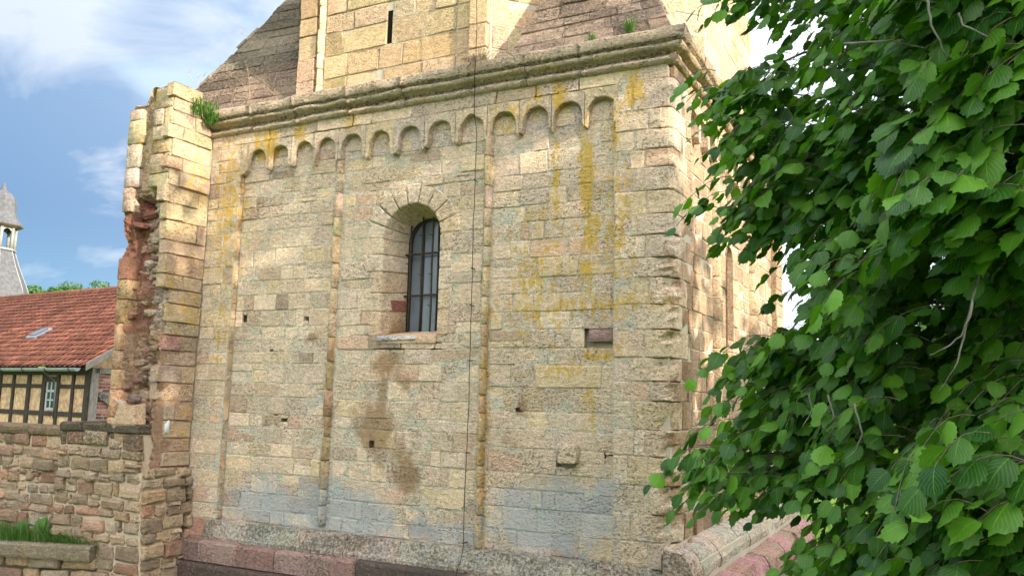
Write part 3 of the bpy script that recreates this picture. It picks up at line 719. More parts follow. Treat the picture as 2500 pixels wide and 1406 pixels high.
# ---- cornice
PROF = [(-.02, ZC), (.04, ZC+.012), (.082, ZC+.038), (.085, ZC+.068), (.055, ZC+.092), (.022, ZC+.105), (.03, ZC+.135), (.075, ZC+.155), (.12, ZC+.165), (.148, ZC+.185), (.146, ZC+.215), (.115, ZC+.235), (.17, ZC+.252), (.188, ZC+.272), (.195, ZC+.37), (.18, ZC+.392), (.03, ZC+.445), (-.2, ZC+.50)]
def cornice_block(fn, s0, s1, rnd, mitre0=False, mitre1=False, worn=.3):
    n = 12; vs = []; m = len(PROF); ds = rnd.gauss(0, .004); dz = rnd.gauss(0, .003)
    for k in range(n+1):
        t = k/n
        for (o, z) in PROF:
            a = s0-(o if mitre0 else 0); b = s1+(o if mitre1 else 0)
            s = a*(1-t)+b*t
            e = nz((s*5, z*16, 4))*.022*worn + nz((s*17, z*30, 4))*.012*worn + nz((s*1.7, z*5, 8))*.02*worn
            if k in (0, n) and not ((k == 0 and mitre0) or (k == n and mitre1)): e -= .008
            vs.append(fn(s, o+ds+e, z+dz+e*.4))
    fs = [(k*m+j, (k+1)*m+j, (k+1)*m+j+1, k*m+j+1) for k in range(n) for j in range(m-1)]
    for base in (0, n*m): fs.append(tuple(base+j for j in range(m)) if base else tuple(base+j for j in range(m))[::-1])
    return vs, fs
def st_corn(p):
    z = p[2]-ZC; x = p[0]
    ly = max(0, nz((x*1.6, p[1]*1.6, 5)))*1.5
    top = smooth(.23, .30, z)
    und_shade = 1 if (.10 < z < .15 or .23 < z < .262) else 0  # shade under the rolls, painted as dark lines
    return ((0 if top > .5 else ly*.55)*(1-und_shade), .25*(1-top), .05, max(top*.34+.2*nz((x*3, p[1]*3, z*8)), und_shade*.62, .10))
rc = random.Random(21)
s = -.02
front_cuts = [-.02, .9, 1.75, 2.75, 3.7, 4.78, 5.6, 6.35, 7.5]
for i in range(8):
    fn = lambda s, o, z: (s, -o, z)
    vs, fs = cornice_block(fn, front_cuts[i]+.003, front_cuts[i+1]-(.003 if i < 7 else 0), rc, False, i == 7, 1.25 if i in (2, 3, 1) else .55)
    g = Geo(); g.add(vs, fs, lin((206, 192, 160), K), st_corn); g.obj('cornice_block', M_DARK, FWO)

# ---- side wall (right face of the square tower)
SWO = core('side_wall', M_MORT, [(7.3, .3, ZB), (7.3, .3, ZC+.1), (7.3, 7.5, ZC+.1), (7.3, 7.5, ZB), (7.5, .27, ZB), (7.5, .27, ZC), (7.5, .75, ZC), (7.5, .75, ZB), (7.4, .75, ZB), (7.4, .75, ZC)],
           [(0, 3, 2, 1), (4, 7, 6, 5), (7, 8, 9, 6)], TW)
S0 = Frame((7.5, 0, 0), (0, 1, 0), (1, 0, 0)); SR = Frame((7.4, 0, 0), (0, 1, 0), (1, 0, 0))
def tint_side(u, v, r):  # darker than the front: shade of this side put into the tints
    c = pick(r, [(176, 156, 124), (166, 146, 116), (180, 160, 128), (156, 138, 110), (170, 148, 116)]); j = r.uniform(-8, 8); return lin(tuple(x+j for x in c), K)
def st_side(p):
    y, z = p[1], p[2]; n = smooth(2.2, .0, y)*smooth(3.0, .5, z)  # n: brown wear plus painted shade on the near lower wall
    return (0, .05, .15+n*(.35+.3*nz((y*2, z*2, 3))), .12+.1*nz((y*2, z*2, 3))+n*(.28+.25*nz((y*3, z*3, 7))))
rq = random.Random(42); SIDE = []
for (a, b, s0, side) in QUO: SIDE += lay(S0, [a, b], lambda a_, b_: [(side+.0, .76)], .2, .45, rnd=rq, tintf=tint_side, stainf=st_side, rough=.013, proud=.012)
zside = courses(-1.55, 3.9, .20, .30, rq)
def side_spans(a, b):
    m = (a+b)/2; r = [(.77, 2.24), (2.38, 3.02)] if not (.9 < m < 2.45) else [(.77, 2.24), (2.38, 3.02)]
    if .95 < m < 2.4: r += [(3.46, 4.76)]
    else: r[-1] = (2.38, 4.76)
    r += [(4.9, 6.77)]; return r
SIDE += lay(SR, zside, side_spans, .26, .5, rnd=rq, tintf=tint_side, stainf=st_side, rough=.011, proud=.010)
SIDE += lay(S0, zside, lambda a, b: [(6.78, 7.5)], .3, .5, rnd=rq, tintf=tint_side, stainf=st_side, rough=.01)
g = Geo()
SIDE.sort(key=lambda s: -s[1]/((s[0]-CAM).length**2)*(1 if s[0].y < 4 else .4))
for c, a, gg in SIDE[:120]: gg.obj('stone', M_STONE, SWO, False)
for c, a, gg in SIDE[120:]: g.merge(gg)
g.obj('far_stones', M_STONE, SWO, False, kind='stuff')
rg = random.Random(6)
for k in range(13):
    xc = .77+.19+k*.4805
    frieze(k, S0, xc, .77+k*.4805+.002, .77+(k+1)*.4805-.002-.0, rg, stainf=st_side).obj('frieze_block', M_STONE, SWO, False)
for c, a, gg in lay(S0, [3.893, ZC+.02], lambda a, b: [(.05, 7.5)], .45, .95, rnd=rg, tintf=tint_side, stainf=st_side, wob=0): gg.obj('frieze_course_stone', M_STONE, SWO, False)
for y in (2.31, 4.83): shaft(y, SR, -1.5, 3.5, rs, SWO, st_side, lambda z, r: lin((206, 186, 146), K))
# narrow window niche in the side
def niche():
    y0, y1, z0, z1 = 3.04, 3.44, .92, 2.22; n = 8; r = (y1-y0)/2; c = (y0+y1)/2
    path = [(y0, z0), (y0, z1)]+[(c-r*math.cos(math.pi*k/n), z1+r*math.sin(math.pi*k/n)) for k in range(1, n)]+[(y1, z1), (y1, z0)]
    g = Geo(); m = len(path); d = .42
    vs = [(7.43, y, z) for y, z in path]+[(7.43-d, c+(y-c)*.6, z) for y, z in path]
    g.add(vs, [(k, k+1, m+k+1, m+k) for k in range(m-1)]+[(m-1, 0, m, 2*m-1)], lin((150, 134, 108), K), st_side)  # tint darkened to stand in for shade inside the niche
    o = g.obj('window_reveal', M_STONE, SWO, False)
    g = Geo(); g.add([(7.43-d+.01, c+(y-c)*.6, z) for y, z in path], [tuple(range(m))]); g.obj('window_pane', M_GLASS, SWO, False, attrs=False)
    # wall surface around: four boxes leaving the hole
    g = Geo()
    for (a0, a1, b0, b1) in ((.75, y0, ZB, ZC), (y1, 6.77, ZB, ZC), (y0, y1, ZB, z0), (y0, y1, z1+r, ZC)):
        g.add([(7.4, a0, b0), (7.4, a1, b0), (7.4, a1, b1), (7.4, a0, b1)], [(0, 1, 2, 3)])
    for k in range(n):
        p, q = path[1+k], path[2+k]
        g.add([(7.4, p[0], p[1]), (7.4, q[0], q[1]), (7.4, q[0], z1+r), (7.4, p[0], z1+r)], [(0, 1, 2, 3)])
    o = g.obj('panel_bed', M_MORT, SWO, False, attrs=False)
niche()
cuts = [0, .8, 1.8, 2.9, 4.0, 5.2, 6.4, 7.5]
for i in range(7):
    fn = lambda s, o, z: (7.5+o, s, z)
    vs, fs = cornice_block(fn, cuts[i]+(.0 if i == 0 else .003), cuts[i+1]-.003, rc, i == 0, i == 6, .8)
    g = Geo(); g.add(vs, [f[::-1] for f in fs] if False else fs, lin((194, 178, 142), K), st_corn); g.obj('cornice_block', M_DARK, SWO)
# simple back and far-left sides and roof ledge
g = Geo(); g.add([(-1.16, .3, ZB), (-1.16, 7.5, ZB), (7.4, 7.5, ZB), (-1.16, .3, ZC+.5), (-1.16, 7.5, ZC+.5), (7.4, 7.5, ZC+.5), (7.4, .2, ZC+.49), (-1.16, .2, ZC+.49)], [(0, 1, 4, 3), (1, 2, 5, 4), (3, 4, 5, 6, 7)], lin((190, 176, 144), K))
box(g, (7.31, 6.785, ZB), (7.493, 7.494, ZC+.1), lin((176, 156, 124), K))
o = g.obj('rear_wall', M_STONE, None, False); adopt(o, TW)

# ---- octagonal storey
OA = .25; OZ0, OZ1 = ZC+.44, 9.2
OC = [(1.50, OA), (4.86, OA), (7.25, 2.64), (7.25, 6.02), (4.86, 8.3-.9), (1.5, 7.4), (-.88, 6.02), (-.88, 2.64)]
g = Geo(); g.add([(x, y, OZ0) for x, y in OC]+[(x, y, OZ1) for x, y in OC]+[(3.17, 4, OZ1+3)], [(k, (k+1) % 8, 8+(k+1) % 8, 8+k) for k in range(8)]+[(8+k, 8+(k+1) % 8, 16) for k in range(8)])
OCT = g.obj('octagonal_storey', M_MORT, None, False, attrs=False); adopt(OCT, TW)
ro = random.Random(17)
def tint_oct(u, v, r):
    c = pick(r, [(226, 204, 156), (220, 198, 150), (214, 192, 150), (228, 208, 164), (208, 184, 138), (222, 202, 160)]); return lin(tuple(x*.91+r.uniform(-6, 6) for x in c), K*.92)
def st_oct(p): 
    n = nz((p[0]*1.2, p[1]*1.2, p[2]*.5)); return (max(0, n)*.12, 0, max(0, -n)*.4, .03)
OST = []
FOc = Frame((0, OA, 0), (1, 0, 0), (0, -1, 0)); FOr = Frame((0, OA+.0, 0), (1, 0, 0), (0, -1, 0))
zo = courses(OZ0, 7.2, .26, .38, ro)
SL = (onY(953, 60, OA).x, 5.19, 5.70)
OST += lay(FOc, zo, lambda a, b: [(1.50, 1.84)], .34, .4, rnd=ro, tintf=tint_oct, stainf=st_oct, out=.085, depth=.09, rough=.009)
def osp(a, b):
    m = (a+b)/2
    return [(1.98, SL[0]-.045), (SL[0]+.045, 4.33)] if SL[1] < m < SL[2] else [(1.98, 4.33)]
OST += lay(FOc, zo, osp, .34, .72, rnd=ro, tintf=tint_oct, stainf=st_oct, out=.02, rough=.016, proud=.008, joint=.016)
OST += lay(FOc, zo, lambda a, b: [(4.33, 4.56)], .34, .4, rnd=ro, tintf=tint_oct, stainf=st_oct, out=.02, rough=.004)
OST += lay(FOc, zo, lambda a, b: [(4.56, 4.85)], .34, .4, rnd=ro, tintf=tint_oct, stainf=st_oct, out=.085, depth=.09, rough=.006)
s2 = math.sqrt(.5)
FD = Frame((4.86, OA, 0), (s2, s2, 0), (s2, -s2, 0)); DL = math.hypot(7.25-4.86, 2.64-OA)
OST += lay(FD, zo, lambda a, b: [(.02, DL-.02)], .4, .8, rnd=ro, tintf=tint_oct, stainf=st_oct, rough=.007)
FS = Frame((7.25, 2.64, 0), (0, 1, 0), (1, 0, 0))
OST += lay(FS, zo, lambda a, b: [(.02, 3.36)], .4, .8, rnd=ro, tintf=tint_oct, stainf=st_oct, rough=.007)
FDL = Frame((1.50, OA, 0), (-s2, s2, 0), (-s2, -s2, 0))
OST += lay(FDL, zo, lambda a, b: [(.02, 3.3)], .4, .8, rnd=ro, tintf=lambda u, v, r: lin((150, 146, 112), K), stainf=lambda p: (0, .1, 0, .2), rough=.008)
OST = [s for s in OST]
for c, a, gg in OST: gg.obj('stone', M_STONE, OCT, False)
shaft(1.91, Frame((0, OA, 0), (1, 0, 0), (0, -1, 0)), OZ0, 7.2, rs, OCT, st_oct, lambda z, r: lin((232, 212, 160), K))
for (px_, yy) in ((7.26, 2.6),): tube_g = Geo()
g = Geo(); box(g, (SL[0]-.04, OA-.004, SL[1]), (SL[0]+.04, OA+.0, SL[2]), (.01, .01, .01)); 
M_BLACK = simple('dark_opening', (.012, .010, .008), 1, 0)  # flat black sheet stands in for the shade inside the slit
o = g.obj('slit_window', M_BLACK, OCT, False, attrs=False); o['label'] = 'narrow dark slit window'

# ---- broaches: sloping stone half-pyramids at the corners
def broach(A, B, D, Pk, name, tintc, dark, sideT, seed, ragged=0.0):
    A, B, D, Pk = map(Vector, (A, B, D, Pk)); r = random.Random(seed)
    g = Geo(); cen = (A+B+D)/3
    g.add([A, B, D, Pk], [(0, 1, 3), (1, 2, 3), (0, 3, 2), (0, 2, 1)]); par = g.obj(name, M_MORT, None, False, attrs=False); adopt(par, TW)
    def face(a, b, tc, st, nr, rough):
        U = (b-a); L0 = U.length; U.normalize(); Nn = (b-a).cross(Pk-a).normalized()
        if Nn.dot((a+b+Pk)/3-(A+B+D+Pk)/4) < 0: Nn = -Nn
        V = Nn.cross(U); V = V if V.z > 0 else -V
        fr = Frame(a, U, Nn, V); H = (Pk-a).dot(V); pu = (Pk-a).dot(U)
        v = 0.0
        while v < H*.97:
            h = r.uniform(.16, .27); v2 = min(H*.985, v+h)
            l0, l1 = pu*v/H, pu*v2/H; r0, r1 = L0+(pu-L0)*v/H, L0+(pu-L0)*v2/H
            if ragged: 
                d = r.uniform(-1, 1)*ragged
                if a == B: l0 += d; l1 += d
                else: r0 += d; r1 += d
            cuts = [0.0]
            wd = max(.01, (r0-l0+r1-l1)/2)
            while cuts[-1] < 1-.22/wd: cuts.append(cuts[-1]+r.uniform(.3, .7)/wd)
            if len(cuts) == 1: cuts.append(1.0)
            cuts[-1] = 1.0
            for i in range(len(cuts)-1):
                e = .004
                q = [(l0+(r0-l0)*cuts[i]+e, v+e), (l0+(r0-l0)*cuts[i+1]-e, v+e), (l1+(r1-l1)*cuts[i+1]-e, v2-e), (l1+(r1-l1)*cuts[i]+e, v2-e)]
                j = r.uniform(.86, 1.12); gg = stone(fr, q, .016+abs(r.gauss(0, rough))*.5, .06, rough*.5, .010, lin(tuple(min(255, x*j) for x in (tc(v) if callable(tc) else tc)), K), st, .014, rnd=r, jit=.006)
                gg.obj('stone', M_DARK, par, False)
            v = v2
    face(A, B, tintc, lambda p: (max(0, nz((p[0]*2, p[1]*2, p[2]*2)))*.15, .0, .15, dark+.35*nz((p[0]*1.2, p[1], p[2]*1.6))), 8, .014)
    face(B, D, sideT, lambda p: (0, 0, 0, .1), 8, .01)
    return par
broach((5.22, .10, 4.53), (7.50, .0, 4.50), (7.48, 2.3, 4.53), (6.10, 1.42, 7.55), 'right_broach', (166, 150, 128), .42, (222, 204, 160), 4)
broach((1.50, .22, 4.53), (-1.14, .0, 4.50), (-1.12, 2.3, 4.53), (.32, 1.40, 7.25), 'left_broach', lambda v: (158, 142, 120) if v < .8 else (142, 136, 114), .5, (150, 146, 120), 9, .06)

# ---- plinth: chamfer course and the pink footing courses
def plinth():
    r = random.Random(15)
    def strip(fn, cuts, prof, nm, tintf, stf, mats, mit0=False, mit1=False, worn=.4):
        for i in range(len(cuts)-1):
            n = 7; m = len(prof); vs = []; ds = r.gauss(0, .008)*worn
            for k in range(n+1):
                t = k/n
                for (o, z) in prof:
                    a = cuts[i]+.004-(o if (mit0 and i == 0) else 0); b = cuts[i+1]-.004+(o if (mit1 and i == len(cuts)-2) else 0)
                    s = a*(1-t)+b*t; e = (nz((s*3, z*7, 6))*.03+nz((s*9, z*9, 6))*.012)*worn - (.005 if k in (0, n) else 0)
                    vs.append(fn(s, o+ds+e, z+e*.6))
            fs = [(k*m+j, (k+1)*m+j, (k+1)*m+j+1, k*m+j+1) for k in range(n) for j in range(m-1)]
            fs += [tuple(range(m))[::-1], tuple(n*m+j for j in range(m))]
            g = Geo(); g.add(vs, fs, tintf(i, r), stf); g.obj(nm, mats, PL, False)
    g = Geo(); box(g, (0, -.02, ZB), (7.72, .3, -1.86)); box(g, (7.35, .3, ZB), (7.72, 7.5, -1.7)); PLo = g.obj('plinth', M_MORT, None, False, attrs=False); adopt(PLo, TW)
    global PL; PL = PLo
    front = lambda s, o, z: (s, -o, z); side = lambda s, o, z: (7.5+o, s, z)
    cham = [(-.02, -2.06), (.10, -2.055), (.105, -2.01), (.075, -1.96), (.03, -1.86), (.008, -1.79), (-.14, -1.78)]
    strip(front, [.0, .45], cham, 'plinth_block', lambda i, r: lin((168, 132, 112), K), lambda p: (0, 0, .3, .15), M_STONE)
    strip(front, [.45, 1.3, 2.2, 3.05, 3.9, 4.8, 5.7, 6.6, 7.5], cham, 'plinth_block', lambda i, r: lin((176+r.uniform(-8, 8), 172, 148), K), lambda p: (0, .35, 0, .55+.35*nz((p[0]*1.4, 1, p[2]*5))), M_STONE, mit1=True)
    foot = [(-.0, -2.36), (.19, -2.355), (.195, -2.10), (.18, -2.075), (.05, -2.05)]
    def ft(i, r): return lin(pick(r, [(154, 126, 114), (146, 118, 108), (140, 120, 110), (160, 138, 126)]), K)
    strip(front, [-.02, .5, 1.25, 1.95, 2.9, 3.35, 4.1, 5.0, 5.9, 6.8, 7.6], foot, 'footing_stone', ft, lambda p: (0, 0, .1, (1.0 if 3.3 < p[0] < 4.9 else .34)+.3*nz((p[0]*2, 3, p[2]*4))), M_STONE)
    foot2 = [(.0, -3.2), (.27, -3.2), (.275, -2.42), (.26, -2.385), (.1, -2.36)]
    strip(front, [-.02, .9, 1.7, 2.5, 3.6, 4.5, 5.6, 6.6, 7.7], foot2, 'footing_stone', lambda i, r: lin((140, 118, 104), K*.8), lambda p: (0, .2, .1, .75), M_STONE)
    ch2 = [(-.12, -2.0), (.16, -1.95), (.235, -1.86), (.24, -1.78), (.19, -1.66), (.10, -1.575), (-.11, -1.54)]
    cy = [-.05, .35, .72, 1.15, 1.6, 1.95, 2.4, 2.9, 3.35, 3.8, 4.3, 4.9, 5.5, 6.2, 6.9, 7.5]
    strip(side, cy, ch2, 'plinth_block', lambda i, r: lin((186+r.uniform(-10, 10), 178, 152), K), lambda p: (0, .35, 0, .30+.25*max(0, 1-p[1]/.7)), M_STONE, worn=1.3)
    f2 = [(.1, -2.5), (.50, -2.35), (.535, -2.22), (.50, -2.06), (.42, -1.97), (.2, -1.95)]
    strip(side, [y-.15 for y in cy], f2, 'footing_stone', lambda i, r: lin(pick(r, [(178, 146, 128), (160, 132, 118), (170, 150, 128), (186, 146, 140)]), K*.9), lambda p: (0, .1, .25, .3+.3*nz((1, p[1]*2, p[2]*4))), M_STONE, worn=1.8)
    f3 = [(.3, -3.2), (.95, -3.1), (1.0, -2.75), (.92, -2.5), (.75, -2.42), (.4, -2.38)]
    strip(side, [-.5, .1, .7, 1.2, 1.9, 2.5, 3.2, 3.8, 4.5, 5.2, 5.9, 6.6, 7.3], f3, 'footing_stone', lambda i, r: lin(pick(r, [(174, 142, 130), (168, 138, 124), (160, 136, 116), (182, 156, 132)]), K*.9), lambda p: (0, 0, .2, .1+.3*nz((1, p[1]*2, p[2]*4))), M_STONE, worn=2.6)
plinth()

# ------------------------------------------------------------------ torn wall stub at the left corner
STB = empty('ruined_wall_stub', (-.4, -.45, -3.2), 'tall torn wall stump with a ragged red and brown end, joined to the tower', 'wall')
def stub():
    r = random.Random(52)
    def top(y, x=0): 
        # height of the broken top, from the photo: higher near the outer end's middle
        return 4.26+.46*smooth(-.10, -.36, y)+.035*nz((x*4, y*5, 1)) - (.24*smooth(-.56, -.64, x))
    # core: lumpy torn end facing the camera, grid x by z
    nx_, nz_ = 34, 230; vs = []; ti = []; stn = []
    def endy(x, z):
        t = (x+.86)/.86
        y = -.60
        if z > 3.02+.25*nz((x*3, 0, 5)) : y = -.73
        ed = smooth(.72, .9, t)
        y -= ed*(.10+.06*nz((z*2.2, 1, 2)))*(.35 if z > 3.1 else 1)
        if t < .22 and z < 3.1: y = min(y, -.76)
        k_ = .45 if z > 3.1 else 1.0
        y += (.13*nz((x*3.2, z*3.0, 9)) + .07*abs(nz((x*8, z*9, 3))) + .05*abs(nz((x*15, z*18, 3)))+ .03*nz((x*34, z*34, 3)))*k_ 
        for (hx, hz, a, b, d) in ((-.28, 3.42, .14, .04, .10), (-.22, 3.17, .18, .045, .16), (-.52, 2.92, .12, .10, .22), (-.2, 2.7, .12, .09, .14), (-.35, .2, .2, .16, .12), (-.45, -.05, .15, .2, .14)):
            q = ((x-hx)/a)**2+((z-hz)/b)**2
            if q < 1.6: y += d*max(0, 1-q/1.6)**.5
        return y
    def colr(x, z):
        n = nz((x*4, z*3, 2))
        if z > 3.0: c = (186+16*n, 170+12*n, 138)
        elif z > 1.85+.2*n: c = (152+24*n, 106+20*n, 86+10*n) if x < -.5+.1*n else (186, 176, 150)
        elif z > .9: c = (166+30*n, 124+22*n, 100+20*n) if x < -.3 else (160, 150, 132)
        else: c = (172+22*n, 146+24*n, 116+20*n)
        return lin(tuple(max(20, min(250, v)) for v in c), K*.92)
    for j in range(nz_+1):
        z = -3.2+(7.85)*j/nz_
        for i in range(nx_+1):
            x = -.86+.86*i/nx_; zz = min(z, top(-.7, x)); 
            if z > 3.5: x2 = x-.04
            lean = -.10*smooth(.2, 3.0, z)        # the outline steps outwards with height
            vs.append((x + (lean*(1-(x+.86)/.86)), endy(x, zz), zz)); ti.append(colr(x, zz)); stn.append((.22 if (3.3 < zz < 4.1 and x < -.3) else .03, 0, .25, .22+.3*nz((x*6, zz*6, 1))+(.25 if zz > 4.1 else 0)))
    m = nx_+1
    fs = [(j*m+i, j*m+i+1, (j+1)*m+i+1, (j+1)*m+i) for j in range(nz_) for i in range(nx_)]
    o0 = len(vs)
    # left and right flanks and the top, reaching back to the tower
    for j in range(nz_+1):
        vs.append((vs[j*m][0], .3, vs[j*m][2])); ti.append(ti[j*m]); stn.append((0, 0, 0, .3))
    for j in range(nz_+1):
        vs.append((-.012, .0, min(vs[j*m+nx_][2], 4.3))); ti.append(ti[j*m+nx_]); stn.append((0, 0, 0, .1))
    for j in range(nz_):
        fs.append((j*m, (j+1)*m, o0+j+1, o0+j)); fs.append((j*m+nx_, o0+nz_+1+j, o0+nz_+2+j, (j+1)*m+nx_))
    # top surface grid
    ot = len(vs); ny = 12
    for k in range(ny+1):
        y = -.72*(1-k/ny)+.3*k/ny
        for i in range(nx_+1):
            x = -.9+.9*i/nx_; vs.append((x, y-.05, top(y, x)-.02+.05*nz((x*7, y*7, 8)))); ti.append(lin((196, 180, 140), K)); stn.append((.25, 0, .1, .35))
    for k in range(ny):
        for i in range(nx_): fs.append((ot+k*m+i, ot+k*m+i+1, ot+(k+1)*m+i+1, ot+(k+1)*m+i))
    g = Geo(); g.v = vs; g.f = fs; g.t = ti; g.s = [tuple(max(0, q) for q in s) for s in stn]
    core_ = g.obj('rubble_core', M_RUB, None, False); adopt(core_, STB)
    # ashlar skin on the right flank
    FRt = Frame((0, 0, 0), (0, -1, 0), (1, 0, 0)); rr = random.Random(61)
    FRt.O = Vector((.0, 0, 0))
    zs = courses(-3.2, 4.72, .18, .30, rr); LN = []
    def tr(u, v, r): 
        q = r.random()
        if v < -1.2: c = pick(r, [(160, 156, 124), (150, 146, 118), (172, 158, 126), (166, 140, 112)])
        elif q < .07 and v < 2.2: c = (176, 146, 128)
        else: c = pick(r, [(188, 174, 142), (182, 168, 136), (186, 168, 134), (176, 162, 132), (172, 160, 132)])
        return lin(tuple(x+r.uniform(-6, 6) for x in c), K)
    def spn(a, b):
        m_ = (a+b)/2
        e = (.80 if m_ > -.45 else .73)+.10*nz((m_*2.2, 4, 4)) + (.06 if m_ > 2.6 else -.05) - (.08 if m_ < 1.5 else 0) + rr.uniform(-.10, .07)
        if m_ > 4.42: return [(.30, e)]
        if m_ > 4.2: return [(.16, e)]
        return [(.03, e)]
    st = lambda p: (max(0, nz((p[1]*2, p[2]*1.1, 2)))*.5+(.08 if -1 < p[2] < 3.6 else 0), .05, .05, .04+.15*max(0, nz((p[1]*4, p[2]*3, 7)))+(.25*smooth(4.1, 4.5, p[2])))
    for c, a, gg in lay(FRt, zs, spn, .3, .62, rnd=rr, tintf=tr, stainf=st, rough=.022, proud=.016, out=.02, depth=.14, wob=.02): gg.obj('stone', M_STONE, core_, False)
    # ashlar end pieces on the left skin (facing the camera)
    FE = Frame((0, -.76, 0), (1, 0, 0), (0, -1, 0)); z = -3.2
    while z < 4.35:
        h = rr.uniform(.26, .42); zt = min(4.4, z+h); lean = -.10*smooth(.2, 3.0, z); w = rr.uniform(.15, .24) if z < 2.9 else rr.uniform(.28, .5)
        c = (198, 164, 122) if z < 1.6 else ((160, 112, 92) if z < 2.7 else (196, 184, 156))
        if not (1.75 < z < 2.7):
            gg = stone(FE, [(-.87+lean, z+.005), (-.87+lean+w, z+.005), (-.87+lean+w*rr.uniform(.85, 1.1), zt-.005), (-.875+lean, zt-.005)], .06, .2, .01, .016, lin(tuple(v+rr.uniform(-8, 8) for v in c), K), lambda p: (.12 if p[2] > 3.2 else .0, 0, .3, .2), rnd=rr); gg.obj('stone', M_STONE, core_)
        z = zt
    z = 3.1
    while z < 4.55:         # upper part still has its dressed end
        zt = min(4.68, z+rr.uniform(.2, .34)); x = -.42
        while x < -.06:
            x2 = min(-.01, x+rr.uniform(.18, .4)); x2 = -.01 if x2 > -.12 else x2
            if not (3.0 < z < 3.5 and rr.random() < .4):
                gg = stone(FE, [(x+.005, z+.005), (x2-.005, z+.008), (x2-.008, zt-.005), (x+.006, zt-.007)], .055+rr.gauss(0, .01), .2, .016, .018, lin(tuple(v+rr.uniform(-9, 9) for v in (190, 176, 144)), K), lambda p: (.3 if p[0] < -.3 else .1, .1, .2, .28), rnd=rr); gg.obj('stone', M_STONE, core_)
            x = x2
        z = zt
    # loose rubble lumps in the torn middle
    for k in range(190):
        z = rr.uniform(-.45, 3.0); x = rr.uniform(-.70, -.10); s = rr.uniform(.03, .12)
        y = endy(x, z)-.0
        lump(Vector((x, y+.03, z)), (s*rr.uniform(1.0, 1.8), s*.7, s*rr.uniform(.35, .7)), colr(x, z) if rr.random() < .5 else lin(pick(rr, [(176, 154, 132), (150, 118, 100), (190, 176, 146), (140, 130, 116), (120, 96, 84)]), K), rr).obj('rubble_stone', M_RUB, core_, False)
    # sloping mortar lump at the foot, above the low wall
    gg = lump(Vector((-.38, -.80, -.42)), (.30, .14, .30), lin((186, 164, 128), K), rr); o = gg.obj('mortar_lump', M_RUB, core_, False)
    gg = stone(FRt, [(.44, -.56), (.52, -.55), (.53, -.42), (.45, -.36)], .035, .03, .004, .01, lin((232, 236, 240), .9), rnd=rr); o = gg.obj('plaster_patch', M_PLAS, core_); o['label'] = 'small white plaster patch'
def lump(c, s, tint, r, st=(0, 0, .1, .15)):
    g = Geo(); vs = []; fs = []; nl, nr = 7, 4; sd_ = r.random()*99; rot = r.uniform(-.25, .25)
    for j in range(nr+1):
        ph = math.pi*j/nr
        for i in range(nl):
            th = 2*math.pi*i/nl; d = Vector((math.sin(ph)*math.cos(th), math.sin(ph)*math.sin(th), math.cos(ph)))
            k = 1+.55*nz(d*1.7+Vector((sd_, 0, 0)))+.2*nz(d*4+Vector((sd_, 0, 0)))
            e = Vector((math.copysign(abs(d.x)**.7, d.x)*s[0]*k, math.copysign(abs(d.y)**.7, d.y)*s[1]*k, math.copysign(abs(d.z)**.7, d.z)*s[2]*k))
            e = Vector((e.x*math.cos(rot)-e.z*math.sin(rot), e.y, e.x*math.sin(rot)+e.z*math.cos(rot)))
            vs.append(c+e)
    for j in range(nr):
        for i in range(nl): fs.append((j*nl+i, (j+1)*nl+i, (j+1)*nl+(i+1) % nl, j*nl+(i+1) % nl))
    g.add(vs, fs, tint, st); return g
stub()

